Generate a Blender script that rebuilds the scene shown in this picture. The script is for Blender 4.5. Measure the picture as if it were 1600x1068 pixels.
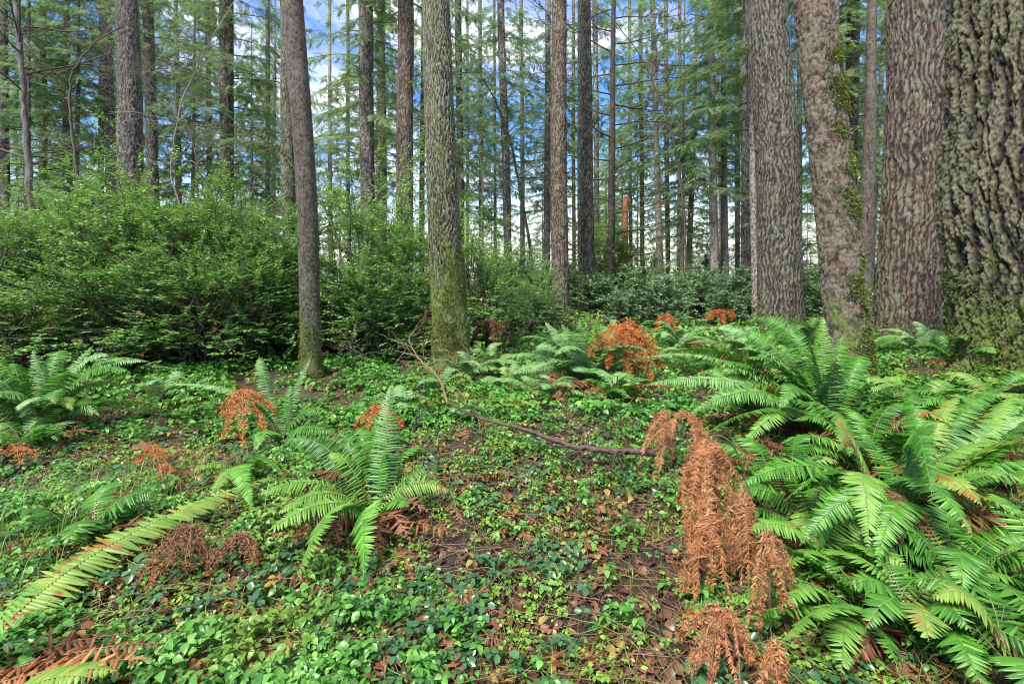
import bpy, math
import numpy as np
from math import radians, pi, sin, cos

# ------------------------------------------------------------------ camera, world, sun, exposure
scene = bpy.context.scene
for o in list(bpy.data.objects):
    bpy.data.objects.remove(o)
COL = scene.collection
H0, FPX, HORIZON = 1.35, 800.0, 430.0          # eye height (m), focal length and horizon row of the 1600 px photo
cam_data = bpy.data.cameras.new('camera')
cam_data.sensor_width = 36.0
cam_data.lens = 18.0
cam_data.shift_y = -(534 - HORIZON) / 1600
cam_data.clip_start = 0.05
cam_data.clip_end = 2000
cam = bpy.data.objects.new('camera', cam_data)
cam.location = (0, 0, H0)
cam.rotation_euler = (radians(90), 0, 0)
COL.objects.link(cam)
scene.camera = cam

SUN_EL, SUN_AZ = radians(52), radians(215)     # azimuth clockwise from +Y (the view direction)
world = bpy.data.worlds.new('World')
scene.world = world
world.use_nodes = True
wt = world.node_tree
wt.nodes.clear()


def wn(t, **k):
    n = wt.nodes.new(t)
    for a, b in k.items():
        setattr(n, a, b)
    return n


w_out = wn('ShaderNodeOutputWorld')
w_bg = wn('ShaderNodeBackground')
w_bg.inputs['Strength'].default_value = 0.15
w_sky = wn('ShaderNodeTexSky', sky_type='NISHITA', sun_disc=False)
w_sky.sun_elevation = SUN_EL
w_sky.sun_rotation = SUN_AZ
w_sky.air_density = 1.6
w_sky.dust_density = 0.3
w_sky.ozone_density = 2.5
w_tc = wn('ShaderNodeTexCoord')
w_map = wn('ShaderNodeMapping')
w_map.inputs['Scale'].default_value = (1.0, 1.0, 2.4)
w_map.inputs['Location'].default_value = (12.25, 6.4, 3.0)
w_noise = wn('ShaderNodeTexNoise')
w_noise.inputs['Scale'].default_value = 2.6
w_noise.inputs['Detail'].default_value = 9
w_noise.inputs['Roughness'].default_value = 0.58
w_noise.inputs['Distortion'].default_value = 0.4
w_ramp = wn('ShaderNodeValToRGB')
w_ramp.color_ramp.elements[0].position = 0.47
w_ramp.color_ramp.elements[1].position = 0.70
w_sep = wn('ShaderNodeSeparateXYZ')
w_low = wn('ShaderNodeMapRange')
w_low.inputs['From Min'].default_value = 0.05
w_low.inputs['From Max'].default_value = 0.20
w_low.inputs['To Min'].default_value = 1.0
w_low.inputs['To Max'].default_value = 0.0
w_high = wn('ShaderNodeMapRange')                # bright thin overcast overhead
w_high.inputs['From Min'].default_value = 0.55
w_high.inputs['From Max'].default_value = 0.8
w_max = wn('ShaderNodeMath', operation='MAXIMUM')
w_max2 = wn('ShaderNodeMath', operation='MAXIMUM')
w_mix = wn('ShaderNodeMixRGB')
w_mix.inputs['Color2'].default_value = (5.0, 4.95, 4.75, 1)
L = wt.links.new
L(w_tc.outputs['Generated'], w_map.inputs['Vector'])
L(w_map.outputs['Vector'], w_noise.inputs['Vector'])
L(w_noise.outputs['Fac'], w_ramp.inputs['Fac'])
L(w_tc.outputs['Generated'], w_sep.inputs['Vector'])
L(w_sep.outputs['Z'], w_low.inputs['Value'])
L(w_sep.outputs['Z'], w_high.inputs['Value'])
L(w_ramp.outputs['Color'], w_max.inputs[0])
L(w_low.outputs['Result'], w_max.inputs[1])
L(w_max.outputs['Value'], w_max2.inputs[0])
L(w_high.outputs['Result'], w_max2.inputs[1])
L(w_max2.outputs['Value'], w_mix.inputs['Fac'])
w_tint = wn('ShaderNodeMixRGB', blend_type='MULTIPLY')
w_tint.inputs['Fac'].default_value = 1
w_tint.inputs['Color2'].default_value = (0.27, 0.46, 0.86, 1)
L(w_sky.outputs['Color'], w_tint.inputs['Color1'])
L(w_tint.outputs['Color'], w_mix.inputs['Color1'])
L(w_mix.outputs['Color'], w_bg.inputs['Color'])
L(w_bg.outputs['Background'], w_out.inputs['Surface'])

sun_d = bpy.data.lights.new('sun', 'SUN')
sun_d.energy = 3.9
sun_d.angle = radians(10)
sun_d.color = (1.0, 0.96, 0.88)
sun = bpy.data.objects.new('sun', sun_d)
sun.rotation_euler = (radians(90) - SUN_EL, 0, pi - SUN_AZ)
COL.objects.link(sun)

scene.view_settings.view_transform = 'Standard'
scene.view_settings.look = 'None'
scene.view_settings.exposure = 1.12
scene.view_settings.gamma = 1
scene.cycles.use_denoising = True
scene.cycles.filter_width = 1.0
scene.cycles.max_bounces = 6
scene.cycles.diffuse_bounces = 3
scene.cycles.glossy_bounces = 2
scene.cycles.transmission_bounces = 4
scene.cycles.volume_bounces = 0
scene.cycles.use_adaptive_sampling = True
scene.cycles.adaptive_threshold = 0.02

rng = np.random.default_rng(11)


# ------------------------------------------------------------------ numeric helpers
def hash3(ix, iy, iz, seed=0):
    ix = ix.astype(np.int64); iy = iy.astype(np.int64); iz = iz.astype(np.int64)
    h = (ix * 73856093) ^ (iy * 19349663) ^ (iz * 83492791) ^ (seed * 2654435761 & 0x7fffffff)
    h = (h ^ (h >> 13)) * 1274126177 & 0xffffffff
    h = (h ^ (h >> 16)) * 2246822519 & 0xffffffff
    h = h ^ (h >> 15)
    return (h & 0xffffff) / float(0xffffff)


def vnoise(p, seed=0):
    i = np.floor(p)
    f = p - i
    f = f * f * (3 - 2 * f)
    out = 0
    for a in (0, 1):
        for b in (0, 1):
            for c in (0, 1):
                w = (f[:, 0] if a else 1 - f[:, 0]) * (f[:, 1] if b else 1 - f[:, 1]) * (f[:, 2] if c else 1 - f[:, 2])
                out = out + w * hash3(i[:, 0] + a, i[:, 1] + b, i[:, 2] + c, seed)
    return out


def fbm(p, octv=4, seed=0):
    s, a, t = 0, 0.5, 0
    for k in range(octv):
        s = s + a * vnoise(p * (2.03 ** k), seed + k * 17)
        t += a
        a *= 0.5
    return s / t


def worley(p, seed=0):
    """F1 and F2 distances"""
    i = np.floor(p)
    f1 = np.full(len(p), 9.0)
    f2 = np.full(len(p), 9.0)
    for a in (-1, 0, 1):
        for b in (-1, 0, 1):
            for c in (-1, 0, 1):
                q = i + np.array([a, b, c])
                d = np.zeros(len(p))
                for k in range(3):
                    d += (q[:, k] + hash3(q[:, 0], q[:, 1], q[:, 2], seed + 31 * k + 5) - p[:, k]) ** 2
                d = np.sqrt(d)
                m = d < f1
                f2 = np.where(m, f1, np.minimum(f2, d))
                f1 = np.where(m, d, f1)
    return f1, f2


def gz(x, y):
    """height of the forest floor"""
    x = np.atleast_1d(np.asarray(x, float)); y = np.atleast_1d(np.asarray(y, float))
    p = np.stack([x * 0.45, y * 0.45, np.zeros_like(x)], 1)
    z = (fbm(p, 3, 3) - 0.5) * 0.22
    p = np.stack([x * 3.1, y * 3.1, np.zeros_like(x)], 1)
    z = z + (fbm(p, 2, 8) - 0.5) * 0.06
    z = z + 0.34 * np.exp(-((x - 5.4) ** 2 + (y - 5.6) ** 2) / 3.5)
    return z


def g1(x, y):
    return float(gz(x, y)[0])


def unit(v):
    return v / np.maximum(np.linalg.norm(v, axis=-1, keepdims=True), 1e-9)


def basis(d, n):
    """columns: side, along d, normal"""
    d = unit(d)
    s = unit(np.cross(d, n))
    n2 = np.cross(s, d)
    return np.stack([s, d, n2], -1)


def stamp(tv, tf, pos, B, sc):
    """copies of a small template: returns V, F"""
    sc = np.asarray(sc, float)
    if sc.ndim == 1:
        sc = np.repeat(sc[:, None], 3, 1)
    V = np.einsum('nij,nkj->nki', B, tv[None] * sc[:, None, :]) + pos[:, None, :]
    F = tf[None] + (np.arange(len(pos)) * len(tv))[:, None, None]
    return V.reshape(-1, 3), F.reshape(-1, tf.shape[1])


class Geo:
    def __init__(s):
        s.V, s.F, s.M, s.n = [], [], [], 0

    def add(s, V, F, mat=0):
        if len(V) == 0:
            return s
        s.V.append(np.asarray(V, float))
        s.F.append(np.asarray(F, np.int64) + s.n)
        s.M.append(np.full(len(F), mat, np.int32))
        s.n += len(V)
        return s

    def mesh(s, name, mats, smooth=False, attr=None):
        me = bpy.data.meshes.new(name)
        if s.n == 0:
            return me
        V = np.concatenate(s.V)
        me.vertices.add(len(V))
        me.vertices.foreach_set('co', V.astype(np.float32).ravel())
        loops = np.concatenate([f.ravel() for f in s.F]).astype(np.int32)
        sizes = np.concatenate([np.full(len(f), f.shape[1], np.int32) for f in s.F])
        starts = np.concatenate([[0], np.cumsum(sizes)[:-1]]).astype(np.int32)
        me.loops.add(len(loops))
        me.loops.foreach_set('vertex_index', loops)
        me.polygons.add(len(sizes))
        me.polygons.foreach_set('loop_start', starts)
        me.polygons.foreach_set('loop_total', sizes)
        me.polygons.foreach_set('material_index', np.concatenate(s.M))
        if smooth:
            me.polygons.foreach_set('use_smooth', np.ones(len(sizes), bool))
        for m in (mats if isinstance(mats, (list, tuple)) else [mats]):
            me.materials.append(m)
        if attr:
            for k, a in attr.items():
                at = me.attributes.new(k, 'FLOAT', 'POINT')
                at.data.foreach_set('value', np.asarray(a, np.float32))
        me.update(calc_edges=True)
        return me


def link(name, me, parent=None, loc=(0, 0, 0), rz=0.0, scale=None):
    o = bpy.data.objects.new(name, me)
    COL.objects.link(o)
    o.location = loc
    o.rotation_euler = (0, 0, rz)
    if scale is not None:
        o.scale = scale if hasattr(scale, '__len__') else (scale,) * 3
    if parent is not None:
        o.parent = parent
    return o


def tag(o, label=None, cat=None, group=None, kind=None):
    if label: o['label'] = label
    if cat: o['category'] = cat
    if group: o['group'] = group
    if kind: o['kind'] = kind
    return o


def thing(name, loc, label, cat, group=None, rz=0.0, scale=None):
    return tag(link(name, None, None, loc, rz, scale), label, cat, group)


def copy_tree(o, loc, rz=0.0, scale=1.0, label=None, group=None):
    r = o.copy()
    COL.objects.link(r)
    r.location = loc
    r.rotation_euler = (0, 0, rz)
    r.scale = scale if hasattr(scale, '__len__') else (scale,) * 3
    if label: r['label'] = label
    if group: r['group'] = group
    for ch in list(o.children):
        c = ch.copy()
        COL.objects.link(c)
        c.parent = r
    return r


def at(px, py, d):
    """world point seen at pixel (px, py) of the 1600 px photo at depth d"""
    return np.array([(px - 800) / FPX * d, d, H0 - (py - HORIZON) / FPX * d])


def foot(px, d):
    x = (px - 800) / FPX * d
    return np.array([x, d, g1(x, d)])


def dgr(py, h=0.0):
    """depth of the flat ground seen at row py"""
    return (H0 - h) * FPX / (py - HORIZON)


def tube(P, R, sides=5, cap=True):
    P = np.asarray(P, float)
    n = len(P)
    R = np.broadcast_to(np.asarray(R, float), (n,))
    T = unit(np.gradient(P, axis=0))
    up = np.array([0.13, 0.21, 1.0])
    if abs(T[0] @ unit(up)) > 0.9:
        up = np.array([1.0, 0.2, 0.1])
    A = unit(np.cross(T, up))
    Bn = np.cross(T, A)
    th = np.arange(sides) * 2 * pi / sides
    V = P[:, None] + R[:, None, None] * (np.cos(th)[None, :, None] * A[:, None] + np.sin(th)[None, :, None] * Bn[:, None])
    i = np.arange(n - 1)[:, None] * sides
    j = np.arange(sides)[None]
    F = np.stack([i + j, i + (j + 1) % sides, i + sides + (j + 1) % sides, i + sides + j], -1).reshape(-1, 4)
    return V.reshape(-1, 3), F


def wiggle(a, b, n, amp, r):
    """a polyline from a to b that wanders"""
    a = np.asarray(a, float); b = np.asarray(b, float)
    t = np.linspace(0, 1, n)[:, None]
    P = a + (b - a) * t
    w = np.cumsum(r.normal(0, 1, (n, 3)), 0)
    w = w - w[0] - (w[-1] - w[0]) * t
    return P + w * amp * np.linalg.norm(b - a) / math.sqrt(n)


# ------------------------------------------------------------------ leaf templates (x = width, y = length, z = up)
def T_leaf():
    tv = np.array([[0, 0, 0], [0, .33, .00], [0, .68, -.03], [0, 1, -.14],
                   [-.30, .16, .05], [-.46, .42, .09], [-.30, .74, .02],
                   [.30, .16, .05], [.46, .42, .09], [.30, .74, .02]], float)
    q = np.array([[0, 1, 5, 4], [1, 2, 6, 5], [2, 3, 3, 6], [0, 7, 8, 1], [1, 8, 9, 2], [2, 9, 3, 3]])
    tri = np.array([[0, 1, 4], [1, 5, 4], [1, 2, 5], [2, 6, 5], [2, 3, 6],
                    [0, 7, 1], [1, 7, 8], [1, 8, 2], [2, 8, 9], [2, 9, 3]])
    return tv, tri


def T_small():
    tv = np.array([[0, 0, 0], [-.5, .45, .10], [0, 1, -.05], [.5, .45, .10]], float)
    return tv, np.array([[0, 3, 2], [0, 2, 1]])


def T_rhomb():
    tv = np.array([[0, 0, 0], [-.5, .4, 0], [0, 1, -.05], [.5, .4, 0]], float)
    return tv, np.array([[0, 3, 2, 1]])


def T_pinna():
    """narrow sickle-shaped leaflet with a folded midrib"""
    st = [0, .12, .4, .72, 1.0]
    wd = [.25, .5, .46, .32, .02]
    v = []
    for s, w in zip(st, wd):
        cx = .10 * s * s
        v += [[cx * 1.0 - w, s, -.10 * w - .10 * s * s], [cx, s, .14 * w - .10 * s * s], [cx + w, s, -.10 * w - .10 * s * s]]
    f = []
    for k in range(4):
        a = 3 * k
        f += [[a, a + 1, a + 4, a + 3], [a + 1, a + 2, a + 5, a + 4]]
    return np.array(v, float), np.array(f)


def T_oval():
    tv = np.array([[0, 0, 0], [0, .5, -.02], [0, 1, -.10], [-.42, .28, .07], [-.42, .70, .03], [.42, .28, .07], [.42, .70, .03]], float)
    return tv, np.array([[0, 1, 3], [1, 4, 3], [1, 2, 4], [0, 5, 1], [1, 5, 6], [1, 6, 2]])


LEAF, SMALL, RHOMB, PINNA, OVAL = T_leaf(), T_small(), T_rhomb(), T_pinna(), T_oval()


# ------------------------------------------------------------------ materials
def nmat(name):
    m = bpy.data.materials.new(name)
    m.use_nodes = True
    m.node_tree.nodes.clear()
    nt = m.node_tree

    def N(t, **k):
        n = nt.nodes.new(t)
        for a, b in k.items():
            if a.startswith('i_'):
                n.inputs[a[2:].replace('_', ' ')].default_value = b
            else:
                setattr(n, a, b)
        return n
    return m, nt, N, nt.links.new


def ramp(N, stops):
    r = N('ShaderNodeValToRGB')
    e = r.color_ramp.elements
    while len(e) < len(stops):
        e.new(0.5)
    for el, (p, c) in zip(e, stops):
        el.position = p
        el.color = (c[0], c[1], c[2], 1)
    return r


def leaf_mat(name, stops, rough=0.45, trans=0.3, patch=None, patch_scale=6.0, patch_lo=0.55, patch_hi=0.7, spec=0.5, obj_vary=0.25, tcol=(1.25, 1.35, .6)):
    """leaf colours vary from leaf to leaf, from clump to clump and from plant to plant"""
    m, nt, N, K = nmat(name)
    out = N('ShaderNodeOutputMaterial')
    geo = N('ShaderNodeNewGeometry')
    info = N('ShaderNodeObjectInfo')
    tc = N('ShaderNodeTexCoord')
    noise = N('ShaderNodeTexNoise', i_Scale=2.3, i_Detail=3.0)
    K(tc.outputs['Object'], noise.inputs['Vector'])
    mx = N('ShaderNodeMath', operation='MULTIPLY_ADD')
    K(geo.outputs['Random Per Island'], mx.inputs[0])
    mx.inputs[1].default_value = 0.55
    m2 = N('ShaderNodeMath', operation='MULTIPLY_ADD')
    K(noise.outputs['Fac'], m2.inputs[0])
    m2.inputs[1].default_value = 0.7
    m2.inputs[2].default_value = -0.15
    K(m2.outputs[0], mx.inputs[2])
    m3 = N('ShaderNodeMath', operation='MULTIPLY_ADD')
    K(info.outputs['Random'], m3.inputs[0])
    m3.inputs[1].default_value = obj_vary
    K(mx.outputs[0], m3.inputs[2])
    r = ramp(N, stops)
    K(m3.outputs[0], r.inputs['Fac'])
    col = r.outputs['Color']
    if patch:
        pn = N('ShaderNodeTexNoise', i_Scale=patch_scale, i_Detail=4.0)
        K(tc.outputs['Object'], pn.inputs['Vector'])
        mr = N('ShaderNodeMapRange')
        mr.inputs['From Min'].default_value = patch_lo
        mr.inputs['From Max'].default_value = patch_hi
        K(pn.outputs['Fac'], mr.inputs['Value'])
        mix = N('ShaderNodeMixRGB')
        mix.inputs['Color2'].default_value = (*patch, 1)
        K(mr.outputs['Result'], mix.inputs['Fac'])
        K(col, mix.inputs['Color1'])
        col = mix.outputs['Color']
    p = N('ShaderNodeBsdfPrincipled')
    p.inputs['Roughness'].default_value = rough
    p.inputs['Specular IOR Level'].default_value = spec
    K(col, p.inputs['Base Color'])
    if trans > 0:
        t = N('ShaderNodeBsdfTranslucent')
        tm = N('ShaderNodeMixRGB', blend_type='MULTIPLY')
        tm.inputs['Fac'].default_value = 1
        tm.inputs['Color2'].default_value = (*tcol, 1)
        K(col, tm.inputs['Color1'])
        K(tm.outputs['Color'], t.inputs['Color'])
        ms = N('ShaderNodeMixShader')
        ms.inputs['Fac'].default_value = trans
        K(p.outputs[0], ms.inputs[1])
        K(t.outputs[0], ms.inputs[2])
        K(ms.outputs[0], out.inputs['Surface'])
    else:
        K(p.outputs[0], out.inputs['Surface'])
    return m


def bark_mat(name, furrow, mid, ridge, lichen, lichen_amt, moss_amt, moss_h, scale=1.0, wet=0.75):
    m, nt, N, K = nmat(name)
    out = N('ShaderNodeOutputMaterial')
    p = N('ShaderNodeBsdfPrincipled')
    p.inputs['Roughness'].default_value = wet
    K(p.outputs[0], out.inputs['Surface'])
    tc = N('ShaderNodeTexCoord')
    info = N('ShaderNodeObjectInfo')
    at_ = N('ShaderNodeAttribute', attribute_name='ridge')
    n1 = N('ShaderNodeTexNoise', i_Scale=44.0 * scale, i_Detail=7.0, i_Roughness=0.75)
    mp1 = N('ShaderNodeMapping'); mp1.inputs['Scale'].default_value = (1, 1, .32)
    K(tc.outputs['Object'], mp1.inputs['Vector']); K(mp1.outputs[0], n1.inputs['Vector'])
    ad = N('ShaderNodeMath', operation='MULTIPLY_ADD')
    K(n1.outputs['Fac'], ad.inputs[0]); ad.inputs[1].default_value = 0.65
    a2 = N('ShaderNodeMath', operation='ADD'); a2.inputs[1].default_value = -0.37
    K(at_.outputs['Fac'], a2.inputs[0])
    K(a2.outputs[0], ad.inputs[2])
    r = ramp(N, [(0.0, furrow), (0.33, tuple(.8 * a_ + .2 * b_ for a_, b_ in zip(furrow, mid))), (0.52, mid), (0.80, ridge), (1.0, tuple(min(1, c * 1.25) for c in ridge))])
    K(ad.outputs[0], r.inputs['Fac'])
    # lichen: crusty pale patches
    n2 = N('ShaderNodeTexNoise', i_Scale=4.0 * scale, i_Detail=7.0, i_Roughness=0.7)
    K(tc.outputs['Object'], n2.inputs['Vector'])
    mr = N('ShaderNodeMapRange')
    mr.inputs['From Min'].default_value = 0.62 - 0.2 * lichen_amt
    mr.inputs['From Max'].default_value = 0.72
    mr.inputs['To Max'].default_value = 0.85
    K(n2.outputs['Fac'], mr.inputs['Value'])
    mk = N('ShaderNodeMath', operation='MULTIPLY')
    K(mr.outputs[0], mk.inputs[0])
    rr = N('ShaderNodeMapRange'); rr.inputs['From Min'].default_value = 0.2; rr.inputs['From Max'].default_value = 0.7
    K(at_.outputs['Fac'], rr.inputs['Value']); K(rr.outputs[0], mk.inputs[1])
    mixl = N('ShaderNodeMixRGB'); mixl.inputs['Color2'].default_value = (*lichen, 1)
    K(mk.outputs[0], mixl.inputs['Fac']); K(r.outputs['Color'], mixl.inputs['Color1'])
    # moss: grows up from the foot and on one side
    sep = N('ShaderNodeSeparateXYZ'); K(tc.outputs['Object'], sep.inputs['Vector'])
    hm = N('ShaderNodeMapRange')
    hm.inputs['From Min'].default_value = 0.0; hm.inputs['From Max'].default_value = moss_h
    hm.inputs['To Min'].default_value = 0.30; hm.inputs['To Max'].default_value = -0.06
    K(sep.outputs['Z'], hm.inputs['Value'])
    n3 = N('ShaderNodeTexNoise', i_Scale=2.7, i_Detail=8.0, i_Roughness=0.68)
    mpv = N('ShaderNodeMapping'); mpv.inputs['Scale'].default_value = (1.6, 1.6, 0.8); mpv.inputs['Location'].default_value = (3, 1, 7)
    K(tc.outputs['Object'], mpv.inputs['Vector']); K(mpv.outputs[0], n3.inputs['Vector'])
    ms = N('ShaderNodeMath', operation='ADD'); K(n3.outputs['Fac'], ms.inputs[0]); K(hm.outputs[0], ms.inputs[1])
    mm = N('ShaderNodeMapRange')
    mm.inputs['From Min'].default_value = 0.72 - 0.16 * moss_amt; mm.inputs['From Max'].default_value = 0.84 - 0.16 * moss_amt
    mm.inputs['To Max'].default_value = 0.9
    K(ms.outputs[0], mm.inputs['Value'])
    mosscol = ramp(N, [(0.25, (0.03, 0.045, 0.010)), (0.55, (0.115, 0.15, 0.022)), (0.8, (0.25, 0.28, 0.045))])
    K(n1.outputs['Fac'], mosscol.inputs['Fac'])
    mixm = N('ShaderNodeMixRGB'); K(mm.outputs[0], mixm.inputs['Fac']); K(mixl.outputs[0], mixm.inputs['Color1']); K(mosscol.outputs[0], mixm.inputs['Color2'])
    # tone differs from tree to tree
    hsv = N('ShaderNodeHueSaturation')
    vr = N('ShaderNodeMapRange'); vr.inputs['To Min'].default_value = 0.82; vr.inputs['To Max'].default_value = 1.2
    K(info.outputs['Random'], vr.inputs['Value']); K(vr.outputs[0], hsv.inputs['Value'])
    K(mixm.outputs[0], hsv.inputs['Color']); K(hsv.outputs[0], p.inputs['Base Color'])
    # fine relief
    n4 = N('ShaderNodeTexNoise', i_Scale=75.0 * scale, i_Detail=8.0, i_Roughness=0.7)
    mp = N('ShaderNodeMapping'); mp.inputs['Scale'].default_value = (1, 1, 0.45)
    K(tc.outputs['Object'], mp.inputs['Vector']); K(mp.outputs[0], n4.inputs['Vector'])
    b = N('ShaderNodeBump'); b.inputs['Strength'].default_value = 1.0; b.inputs['Distance'].default_value = 0.02
    K(n4.outputs['Fac'], b.inputs['Height']); K(b.outputs[0], p.inputs['Normal'])
    return m


def wood_mat(name, stops, scale=14.0):
    m, nt, N, K = nmat(name)
    out = N('ShaderNodeOutputMaterial')
    p = N('ShaderNodeBsdfPrincipled'); p.inputs['Roughness'].default_value = 0.7
    tc = N('ShaderNodeTexCoord')
    n = N('ShaderNodeTexNoise', i_Scale=scale, i_Detail=5.0, i_Roughness=0.7)
    K(tc.outputs['Object'], n.inputs['Vector'])
    r = ramp(N, stops)
    K(n.outputs['Fac'], r.inputs['Fac']); K(r.outputs[0], p.inputs['Base Color'])
    b = N('ShaderNodeBump'); b.inputs['Strength'].default_value = 0.6; b.inputs['Distance'].default_value = 0.01
    K(n.outputs['Fac'], b.inputs['Height']); K(b.outputs[0], p.inputs['Normal'])
    K(p.outputs[0], out.inputs['Surface'])
    return m


M = {}
M['fir'] = bark_mat('fir_bark', (.010, .006, .004), (.060, .042, .028), (.168, .150, .110), (.140, .185, .115), 0.8, 0.35, 1.0)
M['fir_red'] = bark_mat('reddish_fir_bark', (.014, .006, .003), (.075, .040, .024), (.175, .142, .106), (.165, .20, .14), 0.7, 0.30, 0.9)
M['fir_mossy'] = bark_mat('mossy_fir_bark', (.010, .008, .004), (.062, .050, .028), (.180, .165, .108), (.155, .20, .11), 0.95, 1.2, 2.5)
M['giant'] = bark_mat('giant_fir_bark', (.008, .005, .003), (.065, .045, .026), (.170, .145, .092), (.12, .16, .075), 1.1, 0.85, 1.5)
M['scaly'] = bark_mat('scaly_hemlock_bark', (.014, .009, .006), (.070, .044, .028), (.155, .118, .085), (.16, .165, .12), 0.7, 0.45, 2.0)
M['smooth'] = bark_mat('smooth_bark', (.018, .013, .009), (.060, .042, .028), (.125, .10, .074), (.165, .175, .135), 0.7, 0.75, 1.8)
M['grey'] = bark_mat('grey_fir_bark', (.020, .016, .013), (.090, .074, .060), (.21, .188, .162), (.185, .215, .17), 0.6, 0.05, 1.0)
M['pale'] = bark_mat('pale_fir_bark', (.05, .04, .032), (.155, .138, .117), (.28, .252, .218), (.25, .27, .22), 0.5, 0.0, 1.0)
M['snag'] = bark_mat('snag_wood', (.12, .035, .015), (.26, .085, .04), (.38, .15, .08), (.30, .24, .18), 0.2, 0.1, 1.0)
M['twig'] = wood_mat('dark_twig', [(0.3, (.03, .022, .016)), (0.7, (.10, .075, .055))])
M['mosstwig'] = wood_mat('mossy_twig', [(0.35, (.05, .045, .022)), (0.6, (.13, .14, .04)), (.75, (.2, .2, .07))], 20)
M['palewood'] = wood_mat('pale_twig', [(0.3, (.14, .12, .09)), (0.7, (.33, .30, .24))])
M['drybrown'] = wood_mat('dry_stem', [(0.3, (.10, .05, .025)), (0.7, (.26, .15, .08))])
M['log'] = wood_mat('fallen_wood', [(0.3, (.025, .014, .010)), (0.55, (.075, .042, .030)), (.8, (.14, .09, .07))], 25)
M['rachis'] = wood_mat('green_stem', [(0.3, (.09, .11, .03)), (0.7, (.20, .20, .07))])
M['rachis_dark'] = wood_mat('dark_stem', [(0.3, (.02, .015, .01)), (0.7, (.06, .04, .02))])

M['needle'] = leaf_mat('fir_needles', [(0, (.055, .100, .055)), (.5, (.12, .19, .10)), (1, (.22, .31, .17))], 0.55, 0.45)
M['needle_blue'] = leaf_mat('blue_fir_needles', [(0, (.080, .145, .10)), (.5, (.15, .235, .155)), (1, (.25, .35, .23))], 0.55, 0.45)
M['needle_soft'] = leaf_mat('hemlock_needles', [(0, (.080, .135, .065)), (.5, (.17, .25, .115)), (1, (.30, .39, .19))], 0.55, 0.4)
M['huck'] = leaf_mat('huckleberry_leaves', [(0, (.045, .110, .035)), (.35, (.110, .225, .065)), (.7, (.19, .34, .10)), (1, (.32, .47, .16))], 0.30, 0.28,
                     patch=(.20, .09, .03), patch_scale=1.7, patch_lo=.70, patch_hi=.74)
M['salal'] = leaf_mat('salal_leaves', [(0, (.055, .11, .055)), (.5, (.14, .24, .12)), (1, (.28, .39, .22))], 0.38, 0.2)
M['fern'] = leaf_mat('sword_fern', [(0, (.018, .070, .009)), (.45, (.046, .165, .017)), (.8, (.10, .29, .03)), (1, (.19, .42, .05))], 0.38, 0.32)
M['fern_pale'] = leaf_mat('pale_sword_fern', [(0, (.060, .150, .045)), (.5, (.14, .29, .09)), (1, (.27, .44, .17))], 0.40, 0.32)
M['fern_lime'] = leaf_mat('lime_sword_fern', [(0, (.08, .19, .030)), (.5, (.135, .30, .045)), (1, (.22, .40, .07))], 0.36, 0.38)
M['fern_yellow'] = leaf_mat('yellowing_fern', [(0, (.08, .19, .03)), (.5, (.17, .31, .05)), (1, (.30, .39, .07))], 0.42, 0.35,
                            patch=(.30, .12, .03), patch_scale=9, patch_lo=.56, patch_hi=.64, tcol=(1.2, 1.1, .6))
M['fern_brown'] = leaf_mat('withered_fern', [(0, (.075, .022, .010)), (.5, (.16, .055, .022)), (1, (.30, .13, .05))], 0.6, 0.2, tcol=(1.2, .9, .5))
M['rust'] = leaf_mat('rust_bracken', [(0, (.24, .055, .008)), (.5, (.48, .135, .018)), (1, (.66, .24, .045))], 0.65, 0.25, tcol=(1.2, .85, .4))
M['tan'] = leaf_mat('tan_bracken', [(0, (.15, .048, .014)), (.5, (.36, .140, .048)), (1, (.56, .28, .12))], 0.65, 0.25, tcol=(1.2, .9, .6))
M['cover'] = leaf_mat('trailing_leaves', [(0, (.014, .055, .010)), (.35, (.042, .145, .022)), (.7, (.105, .29, .045)), (1, (.27, .46, .12))], 0.38, 0.28,
                      patch=(.19, .24, .035), patch_scale=1.3, patch_lo=.56, patch_hi=.72)
M['darkcover'] = leaf_mat('dark_trailing_leaves', [(0, (.015, .050, .018)), (.5, (.035, .105, .038)), (1, (.08, .19, .07))], 0.30, 0.25)
M['seedling'] = leaf_mat('seedling_leaves', [(0, (.05, .12, .015)), (.5, (.13, .27, .035)), (1, (.28, .46, .08))], 0.45, 0.3)
M['oldcover'] = leaf_mat('old_trailing_leaves', [(0, (.10, .025, .015)), (.4, (.20, .07, .03)), (.7, (.28, .22, .05)), (1, (.36, .34, .08))], 0.4, 0.25, tcol=(1.2, .9, .5))
M['trunkmoss'] = leaf_mat('trunk_moss', [(0, (.03, .05, .008)), (.5, (.085, .12, .015)), (1, (.19, .23, .03))], 0.75, 0.25)
M['mossleaf'] = leaf_mat('moss_tufts', [(0, (.05, .085, .012)), (.5, (.15, .21, .025)), (1, (.30, .36, .05))], 0.7, 0.3)
M['litter'] = leaf_mat('dead_leaves', [(0, (.030, .016, .010)), (.4, (.085, .040, .022)), (.75, (.17, .085, .045)), (1, (.32, .19, .10))], 0.4, 0.05, obj_vary=0)
M['redleaf'] = leaf_mat('wet_red_leaf', [(0, (.12, .03, .018)), (1, (.26, .085, .05))], 0.22, 0.1, tcol=(1.2, .8, .5))
M['grass'] = leaf_mat('grass_blades', [(0, (.055, .14, .022)), (.5, (.11, .24, .035)), (1, (.23, .36, .07))], 0.4, 0.35)

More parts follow.
